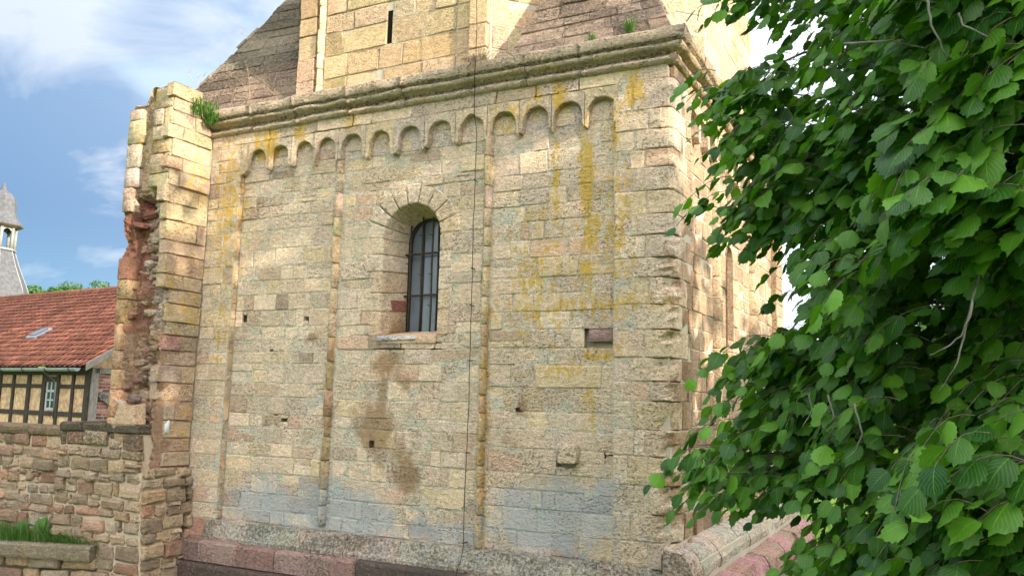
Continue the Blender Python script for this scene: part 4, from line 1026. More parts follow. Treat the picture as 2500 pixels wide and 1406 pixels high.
# ------------------------------------------------------------------ low rubble wall
RWL = empty('rubble_wall', (-3, -.7, -3.2), 'low rubble stone wall with dark coping, in front of the timber-framed house', 'wall')
def rubble_wall():
    r = random.Random(71)
    g = Geo(); box(g, (-1.76, -.90, ZB), (-.04, -.2, -.47)); box(g, (-9.0, -.72, ZB), (-1.76, -.2, -.58)); 
    g2 = Geo(); g2.add([(-.05, -.899, ZB), (.26, -.899, ZB), (.05, -.899, -1.1), (-.05, -.899, -1.1), (.26, -.2, ZB), (.05, -.2, -1.1)], [(0, 1, 2, 3), (1, 4, 5, 2)]); g.merge(g2)
    c = g.obj('mortar_bed', M_MORTP, None, False, attrs=False); adopt(c, RWL)
    cols = [(168, 150, 122), (182, 166, 132), (156, 146, 122), (158, 126, 104), (166, 122, 98), (190, 170, 132), (144, 132, 110), (134, 124, 104), (178, 152, 118), (170, 166, 142), (188, 174, 142), (152, 142, 116), (176, 158, 124), (162, 152, 126), (150, 122, 102), (186, 160, 116)]
    def lay_r(fr, u0, u1f, z0, z1, s0, hh=(.11, .25), ww=(.2, .56), tilt=.0):
        v = z0
        while v < z1-.03:
            h = r.uniform(*hh); v2 = min(z1, v+h)
            if z1-v2 < .05: v2 = z1
            u = u0; u1 = u1f(v) if callable(u1f) else u1f
            while u < u1-.02:
                w = r.uniform(*ww)*(.55 if h > .16 and r.random() < .3 else 1); u2 = u+w
                if u1-u2 < .1: u2 = u1
                sub = [(v, v2)]
                if h > .13 and w < .3 and r.random() < .3: m_ = v+(v2-v)*r.uniform(.35, .65); sub = [(v, m_), (m_, v2)]
                for a, b in sub:
                    e = r.uniform(.008, .024); t_ = tilt*(u-u0)+r.uniform(-.018, .018)
                    zc_ = (a+b)/2; dk = smooth(-1.35, -.5, zc_)*s0
                    cc = pick(r, cols); br = r.uniform(.86, 1.12)
                    q = [(u+e, a+e*.6+t_), (u2-e, a+e*.6+t_+r.uniform(-.015, .015)), (u2-e-r.uniform(0, .02), b-e*.6+t_+r.uniform(-.012, .012)), (u+e+r.uniform(0, .02), b-e*.6+t_)]
                    gg = stone(fr, q, .028+abs(r.gauss(0, .02)), .09, .016, .03, lin(tuple(min(250, (x*.62+y_*.38)*br) for x, y_ in zip(cc, (172, 152, 120))), K*.95), (.05, .1, .1, .12+dk*.5+.12*r.random()), .022, .014, rnd=r, big=True, dome=.008)
                    yield gg
                u = u2
            v = v2
    for gg in lay_r(Frame((0, -.90, 0), (1, 0, 0), (0, -1, 0)), -1.76, lambda z: .02 if z > -1.15 else .05+.21*max(0, (-1.1-z)/2.1), -3.2, -.56, 1.0): gg.obj('stone', M_RUB, c, False)
    for gg in lay_r(Frame((0, -.72, 0), (1, 0, 0), (0, -1, 0)), -4.1, -1.76, -3.2, -.66, .55, (.12, .26), (.22, .55)): gg.obj('stone', M_RUB, c, False)
    far = Geo()
    for gg in lay_r(Frame((0, -.72, 0), (1, 0, 0), (0, -1, 0)), -9, -4.1, -3.2, -.66, .55, (.12, .22), (.2, .5)): far.merge(gg)
    far.obj('far_stones', M_RUB, c, kind='stuff')
    sv = Vector((-.21, 0, 2.1)).normalized(); sn = Vector((2.1, 0, .21)).normalized()
    for gg in lay_r(Frame((.06, -.9, -1.1), (0, 1, 0), sn, sv), .0, .9, -2.1, .05, .2, (.12, .22), (.2, .45)): gg.obj('stone', M_RUB, c, False)
    # dark coping
    u = -1.76
    while u < -.03:
        w = r.uniform(.35, .7); u2 = min(-.01, u+w); u2 = -.01 if -.01-u2 < .15 else u2
        gg = stone(Frame((0, -.90, 0), (1, 0, 0), (0, -1, 0)), [(u+.008, -.575), (u2-.008, -.57), (u2-.01, -.425), (u+.01, -.43)], .06, .75, .014, .03, lin((116, 108, 86), K*.8), (.0, .1, .0, .55), .03, rnd=r, big=True, dome=.02); gg.obj('coping_stone', M_RUB, c, False); u = u2
    u = -9
    while u < -1.8:
        w = r.uniform(.4, .8); u2 = min(-1.77, u+w); u2 = -1.77 if -1.77-u2 < .2 else u2
        gg = stone(Frame((0, -.72, 0), (1, 0, 0), (0, -1, 0)), [(u+.008, -.68), (u2-.008, -.68), (u2-.01, -.53), (u+.01, -.53)], .05, .6, .014, .03, lin((136, 122, 92), K*.8), (.1, .1, .0, .42), .03, rnd=r, big=True, dome=.02); gg.obj('coping_stone', M_RUB, c, False); u = u2
rubble_wall()
# stone trough edge with grass in front of the wall
def planter():
    r = random.Random(5); n = 12; g = Geo(); vs = []
    A = Vector((-.66, -1.06, 0)); B = Vector((-4.4, -2.30, 0)); dv = (B-A).normalized(); nn = Vector((dv.y, -dv.x, 0)); nn = nn if nn.y < 0 else -nn
    sec = [(-.16, -.20), (.0, -.20), (.012, -.17), (.01, -.02), (-.01, 0), (-.17, .005)]; m = len(sec); LL = (B-A).length
    for k in range(n+1):
        for (o, z) in sec: q = A+dv*(LL*k/n)+nn*(o+nz((k*.9, o*9, z*9))*.012); vs.append((q.x, q.y, -2.16+z+nz((k*.7, z*5, 2))*.015))
    fs = [(k*m+q, (k+1)*m+q, (k+1)*m+q+1, k*m+q+1) for k in range(n) for q in range(m-1)]+[tuple(range(m)), tuple(n*m+q for q in range(m))[::-1]]
    g.add(vs, fs, lin((150, 142, 112), K*.8), (.05, .2, 0, .32)); ob = g.obj('stone_kerb', M_RUB, None, False)
    tag(ob, 'long grey stone kerb holding the grass against the rubble wall', 'kerb')
    g = Geo(); pts = [A-nn*.12, B-nn*.12, Vector((-4.4, -.75, 0)), Vector((-.66, -.75, 0))]
    g.add([(p.x, p.y, -2.22) for p in pts]+[(p.x, p.y, -3.2) for p in pts], [(0, 1, 2, 3), (4, 5, 1, 0), (0, 3, 7, 4)]); so_ = g.obj('soil_bank', M_SOIL, kind='structure', attrs=False)
    so_['label'] = 'earth bank behind the stone kerb'
    fr = Frame(A-nn*.13, dv, nn); fr.O.z = 0; z = -3.2
    under = empty('retaining_wall', (A.x, A.y, -3.2), 'rough stone footing wall under the grey kerb', 'wall'); u = 0
    while z < -2.36:
        h = r.uniform(.16, .26); u = r.uniform(-.1, 0)
        while u < LL:
            w = r.uniform(.25, .6); gg = stone(fr, [(u+.015, z+.012), (u+w-.015, z+.012), (u+w-.02, min(-2.34, z+h)-.012), (u+.02, min(-2.34, z+h)-.01)], .02+abs(r.gauss(0, .02)), .1, .016, .03, lin(pick(r, [(176, 160, 126), (160, 150, 124), (186, 164, 124), (150, 126, 106)]), K*.9), (.05, .15, .1, .25), .02, .014, rnd=r, big=True, dome=.008); o = gg.obj('stone', M_RUB, None); adopt(o, under); u += w
        z += h
planter()
def blades(g, c, n, spread, h, r, lean=(0, 0, 0), w=.006, tone=(.2, .9)):
    for _ in range(n):
        p = Vector(c)+Vector((r.uniform(-1, 1)*spread[0], r.uniform(-1, 1)*spread[1], r.uniform(-1, 1)*spread[2]))
        a = r.uniform(0, 6.28); hh = h*r.uniform(.5, 1.2); d = Vector((math.cos(a), math.sin(a), 0)); sd_ = d.orthogonal().normalized(); sd_.z = 0
        cv = Vector(lean)+d*r.uniform(.1, .7)
        p1 = p+Vector((0, 0, hh*.55))+cv*hh*.25; p2 = p+Vector((0, 0, hh*.85))+cv*hh*.7
        ww = w*r.uniform(.6, 1.3); t = r.uniform(*tone)
        g.add([p-sd_*ww, p+sd_*ww, p1+sd_*ww*.8, p1-sd_*ww*.8, p2], [(0, 1, 2, 3), (3, 2, 4)], (t, .5, .2))
def grass_bank():
    r = random.Random(44); g = Geo()
    for k in range(90):
        t = k/90; x = -.72-3.5*t; yk = -1.06-1.24*t
        for q in range(3):
            y = yk+.15+(-.86-yk-.1)*r.random(); blades(g, (x, y, -2.22), 22, (.10, .10, .02), (.15+.12*smooth(0, .3, t))*r.uniform(.6, 1.3), r, (.1, -.35, 0), .004, (.0, .9))
    o = g.obj('grass', M_GRASS, kind='stuff'); o['label'] = 'green grass growing behind the stone kerb'
def dry_blades():
    r = random.Random(45); g = Geo()
    for k in range(40):
        t = r.random(); x = -.72-3.5*t; yk = -1.06-1.24*t; y = yk+.12+(-.86-yk)*r.random(); blades(g, (x, y, -2.22), 9, (.12, .12, .02), .2*r.uniform(.5, 1.3), r, (.2, -.3, 0), .003, (0, 1))
    o = g.obj('dry_grass', M_DRYG, kind='stuff'); o['label'] = 'dry straw-coloured blades among the grass behind the kerb'
grass_bank()

# ------------------------------------------------------------------ leaves
def leaf_shape(r, size, tone):
    """rounded, toothed, slightly cupped hazel leaf in its own plane: +Y towards the tip, Z up"""
    n = 11; L = size; Wd = size*r.uniform(.42, .50)
    prof = [.0, .52, .76, .89, .97, 1.0, .98, .92, .80, .55, .24, 0]
    vs = []; ti = []; fold = r.uniform(-.42, -.05) if r.random() < .6 else r.uniform(.05, .3); dr = r.uniform(.2, .95)
    left = []; right = []; mid = []
    for i in range(n+1):
        t = i/n; y = L*(t*1.0-.03 if i else .0); zc = -dr*L*t*t
        tooth = (1+.075*(1 if i % 2 else -1)) if 0 < i < n else 1
        w = Wd*prof[i]*tooth*.5*2
        if i == n: y = L*1.06
        back = -.05*L if i == 1 else 0
        mid.append(len(vs)); vs.append((0, y, zc)); ti.append((tone, t, .5))
        if 0 < i < n:
            left.append(len(vs)); vs.append((-w, y+back+(L*.035 if i % 2 else -.02*L), zc+fold*w*1.0-abs(w)*.1+r.uniform(-.02, .02)*L)); ti.append((tone, t, 0.0))
            right.append(len(vs)); vs.append((w, y+back+(L*.035 if i % 2 else -.02*L), zc+fold*w*1.0-abs(w)*.1+r.uniform(-.02, .02)*L)); ti.append((tone, t, 1.0))
    fs = []
    fs += [(mid[0], mid[1], left[0]), (mid[0], right[0], mid[1])]
    for i in range(n-2):
        fs += [(mid[i+1], mid[i+2], left[i+1], left[i]), (mid[i+1], right[i], right[i+1], mid[i+2])]
    fs += [(mid[n-1], mid[n], left[-1]), (mid[n-1], right[-1], mid[n])]
    return vs, fs, ti
LR = random.Random(99)
LIB = [leaf_shape(LR, 1.0, 0) for _ in range(14)]
def leaf_at(g, p, d, up, size, tone, lib=LIB, r=LR):
    d = d.normalized(); x = d.cross(up)
    if x.length < 1e-3: x = d.orthogonal()
    x.normalize(); n = x.cross(d)
    vs, fs, ti = lib[r.randrange(len(lib))]
    g.add([p+x*(v[0]*size)+d*(v[1]*size)+n*(v[2]*size) for v in vs], fs, [(tone, t[1], t[2]) for t in ti])

# hazel: one big bush right beside the viewer
HZ = empty('hazel_bush', tuple(pix(3300, 1500, 4.2).xy)+(-1.65,), 'large green hazel bush with toothed leaves overhanging the right side of the picture', 'bush')
def hazel():
    r = random.Random(2024)
    # left outline of the crown: (y px, x px)
    OUT = [(-200, 1730), (0, 1745), (60, 1790), (110, 1900), (180, 1880), (225, 1690), (300, 1740), (390, 1730), (470, 1800), (550, 1700), (610, 1790), (650, 1935), (760, 1950), (805, 1930), (870, 1800), (930, 1735), (1000, 1800), (1060, 1760), (1120, 1690), (1180, 1640), (1235, 1700), (1270, 1910), (1330, 2030), (1370, 1950), (1420, 1960), (1600, 1960)]
    def edge(y):
        for (a, xa), (b, xb) in zip(OUT[:-1], OUT[1:]):
            if a <= y <= b: return xa+(xb-xa)*(y-a)/(b-a)
        return 1960
    def dnear(x, y):
        t = smooth(1600, 2450, x)
        d = 4.4*(1-t)+2.35*t
        if x > 2050 and 560 < y < 1150: d += 1.0*smooth(2050, 2300, x)*smooth(560, 740, y)*smooth(1150, 950, y)
        d += .8*nz((x/210., y/150., 3)) + .35*nz((x/90., y/80., 8))
        return max(2.55, d)
    leaves = []; twigs = []
    LFT = -RT
    def twig(tip, n, size, spread=1.0, dirv=None, dark=0):
        d = dirv or (LFT*r.uniform(.55, 1.0) + Vector((0, 0, -1))*r.uniform(-.05, .55) + FW*r.uniform(-.5, .5)*spread)
        d.normalize(); L = .045*n
        base = tip-d*L+Vector((0, 0, .05))
        pts = []
        for k in range(n+1):
            t = k/n; pts.append(base*(1-t)+tip*t+Vector((0, 0, .06*math.sin(math.pi*t))))
        twigs.append((pts, .0022))
        sd = d.cross(Vector((0, 0, 1))).normalized()
        for k in range(1, n+1):
            s = 1 if k % 2 else -1
            dd = d*r.uniform(.5, 1.0)+sd*s*r.uniform(.3, 1.0)+Vector((0, 0, -1))*r.uniform(.0, .65)
            if k == n: dd = d+Vector((0, 0, -1))*r.uniform(.1, .6)
            up = Vector((0, 0, 1))*r.uniform(.6, 1.3)+LFT*r.uniform(-.2, .5)-FW*r.uniform(-.35, .55)+Vector((r.uniform(-.35, .35), r.uniform(-.35, .35), 0))
            sz = size*r.uniform(.62, 1.15)*(1.0 if k < n else .85)
            p = pts[k]+dd.normalized()*.012
            leaves.append((p, dd, up, sz*(1.0+.36*smooth(3.6, 2.4, (p-CAM).length)), max(0, min(1, r.betavariate(1.0, 1.9)-dark))))
    # explicit tips of the outermost sprays
    TIPS = [(1702, 22, 4.3), (1722, 62, 4.3), (1760, 10, 4.4), (1652, 228, 4.5), (1675, 250, 4.5), (1700, 290, 4.5), (1690, 335, 4.6), (1712, 385, 4.6), (1740, 420, 4.6), (1652, 552, 4.4), (1690, 530, 4.4), (1670, 495, 4.5), (1742, 612, 4.5), (1780, 590, 4.4), (1850, 630, 4.5), (1862, 690, 4.4),
            (1870, 760, 4.4), (1745, 885, 4.3), (1702, 925, 4.1), (1735, 960, 4.1), (1755, 1005, 4.0), (1700, 1040, 4.0), (1640, 1115, 3.9), (1592, 1180, 3.8), (1625, 1165, 3.85), (1652, 1245, 3.8), (1668, 1205, 3.8), (1735, 1225, 3.9), (1850, 1250, 3.9), (1880, 1205, 3.8), (1905, 1385, 3.5), (1935, 1340, 3.5), (1960, 1310, 3.6), (1920, 1400, 3.4), (2000, 1380, 3.3), (1800, 1215, 3.9)]
    for (x, y, d) in TIPS:
        twig(pix(x, y, d), r.randint(5, 8), .085, .5, LFT*1.0+Vector((0, 0, -1))*r.uniform(.05, .38)+FW*r.uniform(-.2, .2))
        twig(pix(x+r.uniform(40, 110), y+r.uniform(-40, 30), d+r.uniform(-.1, .4)), r.randint(4, 7), .08, .6)
        twig(pix(x+r.uniform(90, 190), y+r.uniform(-50, 30), d+r.uniform(-.1, .5)), r.randint(5, 8), .08, .6)
    # body of the crown: sprays through the volume, denser inside
    N = 0
    while N < 1750:
        y = r.uniform(-230, 1600); x = r.uniform(1640, 2760); e = edge(y)
        if x < e+15: continue
        
        if 1850 < x < 2010 and -50 < y < 330 and r.random() < .60: continue         # sky shows through here
        if 1905 < x < 2080 and 1235 < y < 1330: continue                               # lawn seen through a gap
        if 1890 < x < 1975 and 815 < y < 885: continue
        near = dnear(x, y); dp = near + r.expovariate(1/.55)
        if dp > near+2.2: dp = near+r.uniform(0, 2.2)
        twig(pix(x, y, dp), r.randint(4, 8), .095, 1.0, dark=.0); N += 1
    for _ in range(260):
        y = r.uniform(-150, 1500); x = edge(y)+r.uniform(20, 260)
        if (1850 < x < 2010 and y < 330 and r.random() < .6) or (1905 < x < 2080 and 1235 < y < 1330) or (1890 < x < 1975 and 815 < y < 885): continue
        twig(pix(x, y, r.uniform(4.0, 5.3)), r.randint(5, 8), .085, .7)
    for _ in range(150):
        x = r.uniform(1885, 2120); y = r.uniform(330, 1225)
        if x < edge(y)+20 or (1890 < x < 1975 and 815 < y < 885): continue
        twig(pix(x, y, r.uniform(3.8, 5.2)), r.randint(6, 8), .09, .8)
    # the interior and the far side of the bush, hidden from the sun; shade also put into a darker tone
    N = 0
    while N < 1300:
        y = r.uniform(-300, 1700); x = r.uniform(1850, 2900); e = edge(y)
        if x < e+130 or (1905 < x < 2100 and 1225 < y < 1340): continue
        if x < 2030 and y < 340 and r.random() < .8: continue
        twig(pix(x, y, dnear(x, y)+r.uniform(1.2, 3.2)), r.randint(5, 8), .10, 1.2, dark=.1); N += 1
    # right-hand half of the bush outside the frame (it keeps the low sun off the leaves in view)
    N = 0
    while N < 520:
        c = Vector(HZ.location)+Vector((r.gauss(.9, 1.0), r.gauss(.2, 1.2), 0)); c.z = r.uniform(-1.2, 3.4)
        X, Y, D = proj(c)
        if D > 0 and X < 2680: continue
        if (c-CAM).length < 1.3: continue
        twig(c, r.randint(6, 9), .12, 1.2); N += 1
    vis = []; rest = Geo()
    for L in leaves:
        X, Y, D = proj(L[0]); ok = 0 < X < 2500 and 0 < Y < 1406 and D > 0
        near = D-dnear(X, Y) if ok else 9
        vis.append((-(L[3]/D) if ok and near < .35 else 1, L))
    vis.sort(key=lambda a: a[0])
    fol = Geo(); stems = Geo()
    for (k, L) in vis[:300]:
        g = Geo(); leaf_at(g, Vector((0, 0, 0)), *L[1:5]); o = g.obj('leaf', M_LEAF, HZ); o.location = L[0]-Vector(HZ.location)
    for (k, L) in vis[300:]: leaf_at(fol, *L)
    o = fol.obj('foliage', M_LEAF, kind='stuff'); adopt(o, HZ)
    # twigs and boughs
    for pts, w in twigs: tube(stems, pts, w, 4, cap=False)
    o = stems.obj('twigs', M_BARK, kind='stuff', attrs=False); adopt(o, HZ)
    base = Vector(HZ.location)
    bt = [(1850, 180, 4.8), (1800, 420, 4.9), (1820, 600, 4.8), (1950, 830, 4.6), (1850, 1060, 4.3), (1760, 1170, 4.1), (2050, 1330, 3.9), (2100, 60, 4.3), (2300, -150, 3.6), (2250, 500, 3.8), (2400, 900, 3.6)]
    for i, (x, y, d) in enumerate(bt):
        tip = pix(x, y, d); g = Geo(); p0 = base+Vector((r.uniform(-.25, .25), r.uniform(-.25, .25), -.25)); mid = Vector((base.x*.65+tip.x*.35, base.y*.65+tip.y*.35, max(tip.z, -1)+1.0))
        pts = []
        for k in range(15):
            t = k/14; a = p0*(1-t)**2+mid*2*t*(1-t)+tip*t*t; pts.append(a+Vector((nz((t*4, i, 1)), nz((t*4, i, 2)), nz((t*4, i, 3))))*.06)
        tube(g, pts, [.045*(1-t/14)+.004 for t in range(15)], 7); o = g.obj('stem', M_BARK, attrs=False); adopt(o, HZ)
    dead = [[(2372, 735, 2.7), (2368, 770, 2.7), (2345, 820, 2.72), (2310, 850, 2.75), (2270, 866, 2.8)], [(2400, 640, 2.9), (2368, 760, 2.72), (2340, 880, 2.75), (2290, 960, 2.85)], [(2262, -10, 2.5), (2275, 60, 2.5), (2310, 140, 2.55)],
            [(2060, 108, 3.0), (2180, 100, 2.9), (2260, 120, 2.8), (2345, 160, 2.7)], [(2120, 210, 3.1), (2200, 170, 3.0), (2270, 125, 2.9)], [(2085, 985, 3.1), (2105, 1060, 3.1), (2090, 1100, 3.15), (2060, 1125, 3.2)], [(2145, 1210, 2.9), (2185, 1250, 2.85), (2240, 1250, 2.8), (2290, 1220, 2.8)],
            [(1975, 960, 3.5), (1985, 1000, 3.5), (1960, 1040, 3.5)], [(2340, 30, 2.6), (2350, 60, 2.6), (2420, 95, 2.6)], [(2020, 965, 3.3), (2035, 1010, 3.3), (2030, 1060, 3.35)]]
    for pl in dead:
        g = Geo(); P = [pix(*q) for q in pl]; fine = []
        for a, b in zip(P[:-1], P[1:]):
            for k in range(4): fine.append(a.lerp(b, k/4)+Vector((r.uniform(-1, 1), r.uniform(-1, 1), r.uniform(-1, 1)))*.003)
        fine.append(P[-1]); tube(g, fine, [.0045-.0028*k/len(fine) for k in range(len(fine))], 5); o = g.obj('bare_twig', M_GREYWOOD, attrs=False); adopt(o, HZ)
hazel()

# ------------------------------------------------------------------ trees
def crown(g, c, rad, n, size, r, tone=(.1, .9)):
    cl = [(Vector((r.gauss(0, .45), r.gauss(0, .45), r.gauss(0, .42))), r.uniform(.3, .55)) for _ in range(14 if n < 8500 else 34)]
    for _ in range(n):
        k, s = cl[r.randrange(len(cl))]; d = Vector((r.gauss(0, 1), r.gauss(0, 1), r.gauss(0, 1))).normalized()
        p = k+d*s*r.uniform(.6, 1.02); p = Vector((c[0]+p.x*rad[0], c[1]+p.y*rad[1], c[2]+p.z*rad[2]))
        nrm = (d+Vector((r.uniform(-.8, .8), r.uniform(-.8, .8), r.uniform(-.3, .9)))).normalized(); a = nrm.orthogonal().normalized(); b = nrm.cross(a)
        th = r.uniform(0, 6.28); a2 = a*math.cos(th)+b*math.sin(th); b2 = nrm.cross(a2); s_ = size*r.uniform(.6, 1.3)
        t = r.uniform(*tone)
        g.add([p-a2*s_, p+b2*s_*.6, p+a2*s_*1.1, p-b2*s_*.6], [(0, 1, 2, 3)], (t, .5, .2))
def tree(x, y, h, rad, n, size, label, seed, name='broadleaf_tree', group=None, zb=None, trunk=.35, cz=None):
    r = random.Random(seed); z = ground_z(x, y) if zb is None else zb
    t = empty(name, (x, y, z), label, 'tree', group)
    g = Geo(); tube(g, [(x, y, z-.3), (x+.1, y, z+h*.3), (x-.1, y+.1, z+h*.55), (x, y, z+h*.85)], [trunk, trunk*.75, trunk*.5, trunk*.1], 8)
    for k in range(6):
        a = r.uniform(0, 6.28); q = z+h*r.uniform(.3, .6); tube(g, [(x, y, q), (x+math.cos(a)*rad*.4, y+math.sin(a)*rad*.4, q+h*.12), (x+math.cos(a)*rad*.8, y+math.sin(a)*rad*.8, q+h*.2)], [trunk*.35, trunk*.2, .02], 5)
    o = g.obj('trunk', M_BARK, attrs=False); adopt(o, t)
    g = Geo(); crown(g, (x, y, z+h*.62) if cz is None else (x, y, z+h-cz), (rad, rad, h*.40 if cz is None else cz*.75), n, size, r); o = g.obj('crown', M_FOL, kind=None); adopt(o, t)
    return t
# unseen trees east of the tower, put in to shade lower walls and bush
tree(21.5, -4.6, 13.2, 4.9, 15000, .24, 'unseen tall broadleaf tree east of the tower shading its lower walls', 1)
tree(24.5, -12.0, 12.6, 4.8, 11000, .25, 'unseen tall broadleaf tree behind the hazel bush towards the sun', 2)
tree(23.0, 3.4, 11.6, 4.4, 8400, .23, 'unseen lower broadleaf tree east of the tower, north of the tall one', 3)
# distant trees on the hill line left
gl = 'trees on the skyline above the red roof'
ht = [(95, 'round pale green tree on the skyline right of the slate turret', 62, 3.5), (160, 'low tree on the skyline behind the roof ridge, left of three', 92, 3.6), (205, 'low tree on the skyline behind the roof ridge, middle of three', 95, 3.8), (252, 'low tree on the skyline behind the roof ridge, close to the torn wall', 93, 3.7)]
for i, (x, lb, D, rr_) in enumerate(ht):
    p = pix(x, 700, D); top = pix(x, 684 if i == 0 else 688, D).z; gz = ground_z(p.x, p.y); h = top-gz
    tree(p.x, p.y, h, (1.6, 2.2, 2.4, 2.2)[i], 3500, .13, lb, 60+i, group=gl, zb=gz, trunk=.3, cz=1.6)

# ------------------------------------------------------------------ half-timbered house
def house():
    Rr = pix(218, 897, 21.0); Lf = pix(0, 900, 23.2); ez = .63
    Rr.z = 0; Lf.z = 0; U = (Lf-Rr).normalized()          # along the front, to the left
    Nn = Vector((-U.y, U.x, 0)); 
    if Nn.dot(CAM-Rr) < 0: Nn = -Nn                        # outwards, towards the viewer
    H = empty('half_timbered_house', (Rr.x, Rr.y, -3.2), 'half-timbered house with ochre panels, dark beams and a red tiled roof', 'house')
    def P(u, v, z): q = Rr+U*u-Nn*v; return Vector((q.x, q.y, z))       # v = depth behind the front
    DEP, RZ, LEN = 8.2, 3.42, 16.0
    RV = 4.1
    # walls
    g = Geo(); g.add([P(0, 0, -3.2), P(LEN, 0, -3.2), P(LEN, 0, ez), P(0, 0, ez), P(0, DEP, -3.2), P(0, DEP, ez), P(0, RV, RZ-.15), P(LEN, DEP, -3.2), P(LEN, DEP, ez), P(LEN, RV, RZ-.15)], [(0, 1, 2, 3), (4, 0, 3, 6, 5), (1, 7, 8, 9, 2), (7, 4, 5, 8)])
    wl = g.obj('wall', M_PLASTER, None, False, attrs=False); adopt(wl, H)
    def beam(a, b, w, t, mat=M_WOOD, nm='beam', par=None, nrm=None):
        a = Vector(a); b = Vector(b); d = (b-a).normalized(); n_ = (nrm or Nn); s = d.cross(n_).normalized()
        vs = []
        for p_ in (a, b):
            for (i, j) in ((-1, -1), (1, -1), (1, 1), (-1, 1)): vs.append(p_+s*(w/2*i)+n_*(t*j*.5+t*.5-.03))
        g = Geo(); g.add(vs, [(0, 1, 2, 3)[::-1], (4, 5, 6, 7), (0, 1, 5, 4), (1, 2, 6, 5), (2, 3, 7, 6), (3, 0, 4, 7)], (.03, .025, .02)); o = g.obj(nm, mat, None, False, attrs=False); 
        if par: o.parent = par
        else: adopt(o, H)
        return o
    us = []
    def upx(x, y=960):        # distance along the front for a column of the photo
        best = min((abs(proj(P(k*.02, 0, -.1))[0]-x), k*.02) for k in range(0, 700)); return best[1]
    for x, w in ((222, .17), (178, .11), (141, .11), (107, .16), (70, .16), (32, .11), (0, .13), (-40, .14), (-75, .14)):
        u = upx(x); us.append(u); beam(P(u, 0, -3.2), P(u, 0, ez-.02), w, .07)
    rz1, rz2 = proj, None
    def zpx(x, y): 
        u = upx(x); best = min((abs(proj(P(u, 0, z*.02))[1]-y), z*.02) for z in range(-150, 60)); return best[1]
    z1 = zpx(60, 942); z2 = zpx(60, 1005)
    win_l, win_r = upx(107), upx(141)
    us.sort()
    for a, b in zip(us[:-1], us[1:]):
        if not (abs(a-win_r) < .05 or abs(b-win_l) < .05 and abs(a-win_r) < .05):
            beam(P(a+.07, 0, z1), P(b-.07, 0, z1), .10, .06)
        beam(P(a+.07, 0, z2), P(b-.07, 0, z2), .12, .06)
    beam(P(-.05, 0, ez-.1), P(13, 0, ez-.1), .16, .09, M_WOOD)
    beam(P(win_r, 0, zpx(128, 926)), P(win_l, 0, zpx(128, 926)), .13, .08, M_WOOD)
    # window
    wz0, wz1 = zpx(128, 998), zpx(128, 932); wa, wb = win_r+.12, win_l-.16
    g = Geo(); g.add([P(wa, -.01, wz0), P(wb, -.01, wz0), P(wb, -.01, wz1), P(wa, -.01, wz1)], [(0, 1, 2, 3)]); wo = g.obj('window', M_GLASSD, None, False, attrs=False); adopt(wo, H)
    for a, b, w in (((wa, wz0), (wa, wz1), .04), ((wb, wz0), (wb, wz1), .05), ((wa, wz0), (wb, wz0), .05), ((wa, wz0*.33+wz1*.67), (wb, wz0*.33+wz1*.67), .06), (((wa+wb)/2, wz0), ((wa+wb)/2, wz1), .045), ((wa, wz0*.67+wz1*.33), (wb, wz0*.67+wz1*.33), .03)):
        o = beam(P(a[0], -.02, a[1]), P(b[0], -.02, b[1]), w, .03, M_WHITE, 'window_frame'); o.parent = wo; o.matrix_parent_inverse = Matrix.Identity(4)
    # brick gable: bricks in courses with wide joints
    g = Geo(); g.add([P(-.03, 0, -3.2), P(-.03, DEP, -3.2), P(-.03, DEP, ez), P(-.03, 0, ez)], [(0, 1, 2, 3)]); 
    gm = g.obj('gable_wall', simple('pale_mortar', (.42, .38, .34), .95, .1), None, False, attrs=False); adopt(gm, H)
    gb = Geo(); rb = random.Random(3); z = -1.4
    while z < ez-.05:
        v = .1+rb.uniform(0, .15)
        while v < 3.2:
            w = .22; c = pick(rb, [(170, 92, 70), (150, 80, 64), (184, 110, 86), (110, 74, 62), (196, 150, 130)])
            q = [P(-.035, v, z), P(-.035, v+w, z), P(-.035, v+w, z+.055), P(-.035, v, z+.055)]; q2 = [a-U*.015 for a in q]
            gb.add(q+q2, [(4, 5, 6, 7), (0, 1, 5, 4), (2, 3, 7, 6), (1, 2, 6, 5), (3, 0, 4, 7)], lin(c, .75)); v += w+.035
        z += .085
    gb.obj('bricks', M_TINT, gm, False, kind='stuff')
    NG = -U
    for a, b, w in (((0.12, -1.2), (.12, ez), .2), ((.3, -.10), (2.2, .48), .14), ((.3, -.02), (2.0, -1.25), .15), ((.1, ez-.06), (3.5, ez-.06), .14)):
        beam(P(-.07, a[0], a[1]), P(-.07, b[0], b[1]), w, .08, M_GREYWOOD, 'brace', nrm=NG)
    # roof slabs
    def roofp(u, s, off=0):       # s along the slope from eaves (0) to ridge (1)
        v = -.35+(RV+.35)*s; z = (ez+.02)+(RZ-ez-.02)*s; nrm = Vector((0, 0, 1))*(RV+.35)+Nn*(RZ-ez); nrm.normalize(); return P(u, v, z)+nrm*off
    g = Geo(); g.add([roofp(-.45, 0), roofp(LEN, 0), roofp(LEN, 1), roofp(-.45, 1), P(-.45, DEP+.35, ez), P(LEN, DEP+.35, ez)], [(0, 1, 2, 3), (3, 2, 5, 4)])
    rf_ = g.obj('roof', M_WOOD, None, False, attrs=False); adopt(rf_, H)
    # pantiles: rows x columns
    SLP = (roofp(0, 1)-roofp(0, 0)).length; rows = 19; rh = 1.0/rows; tw = .225
    rt = random.Random(12)
    sl = (roofp(0, 1)-roofp(0, 0)).normalized(); nrm = U.cross(sl); nrm = nrm if nrm.z > 0 else -nrm
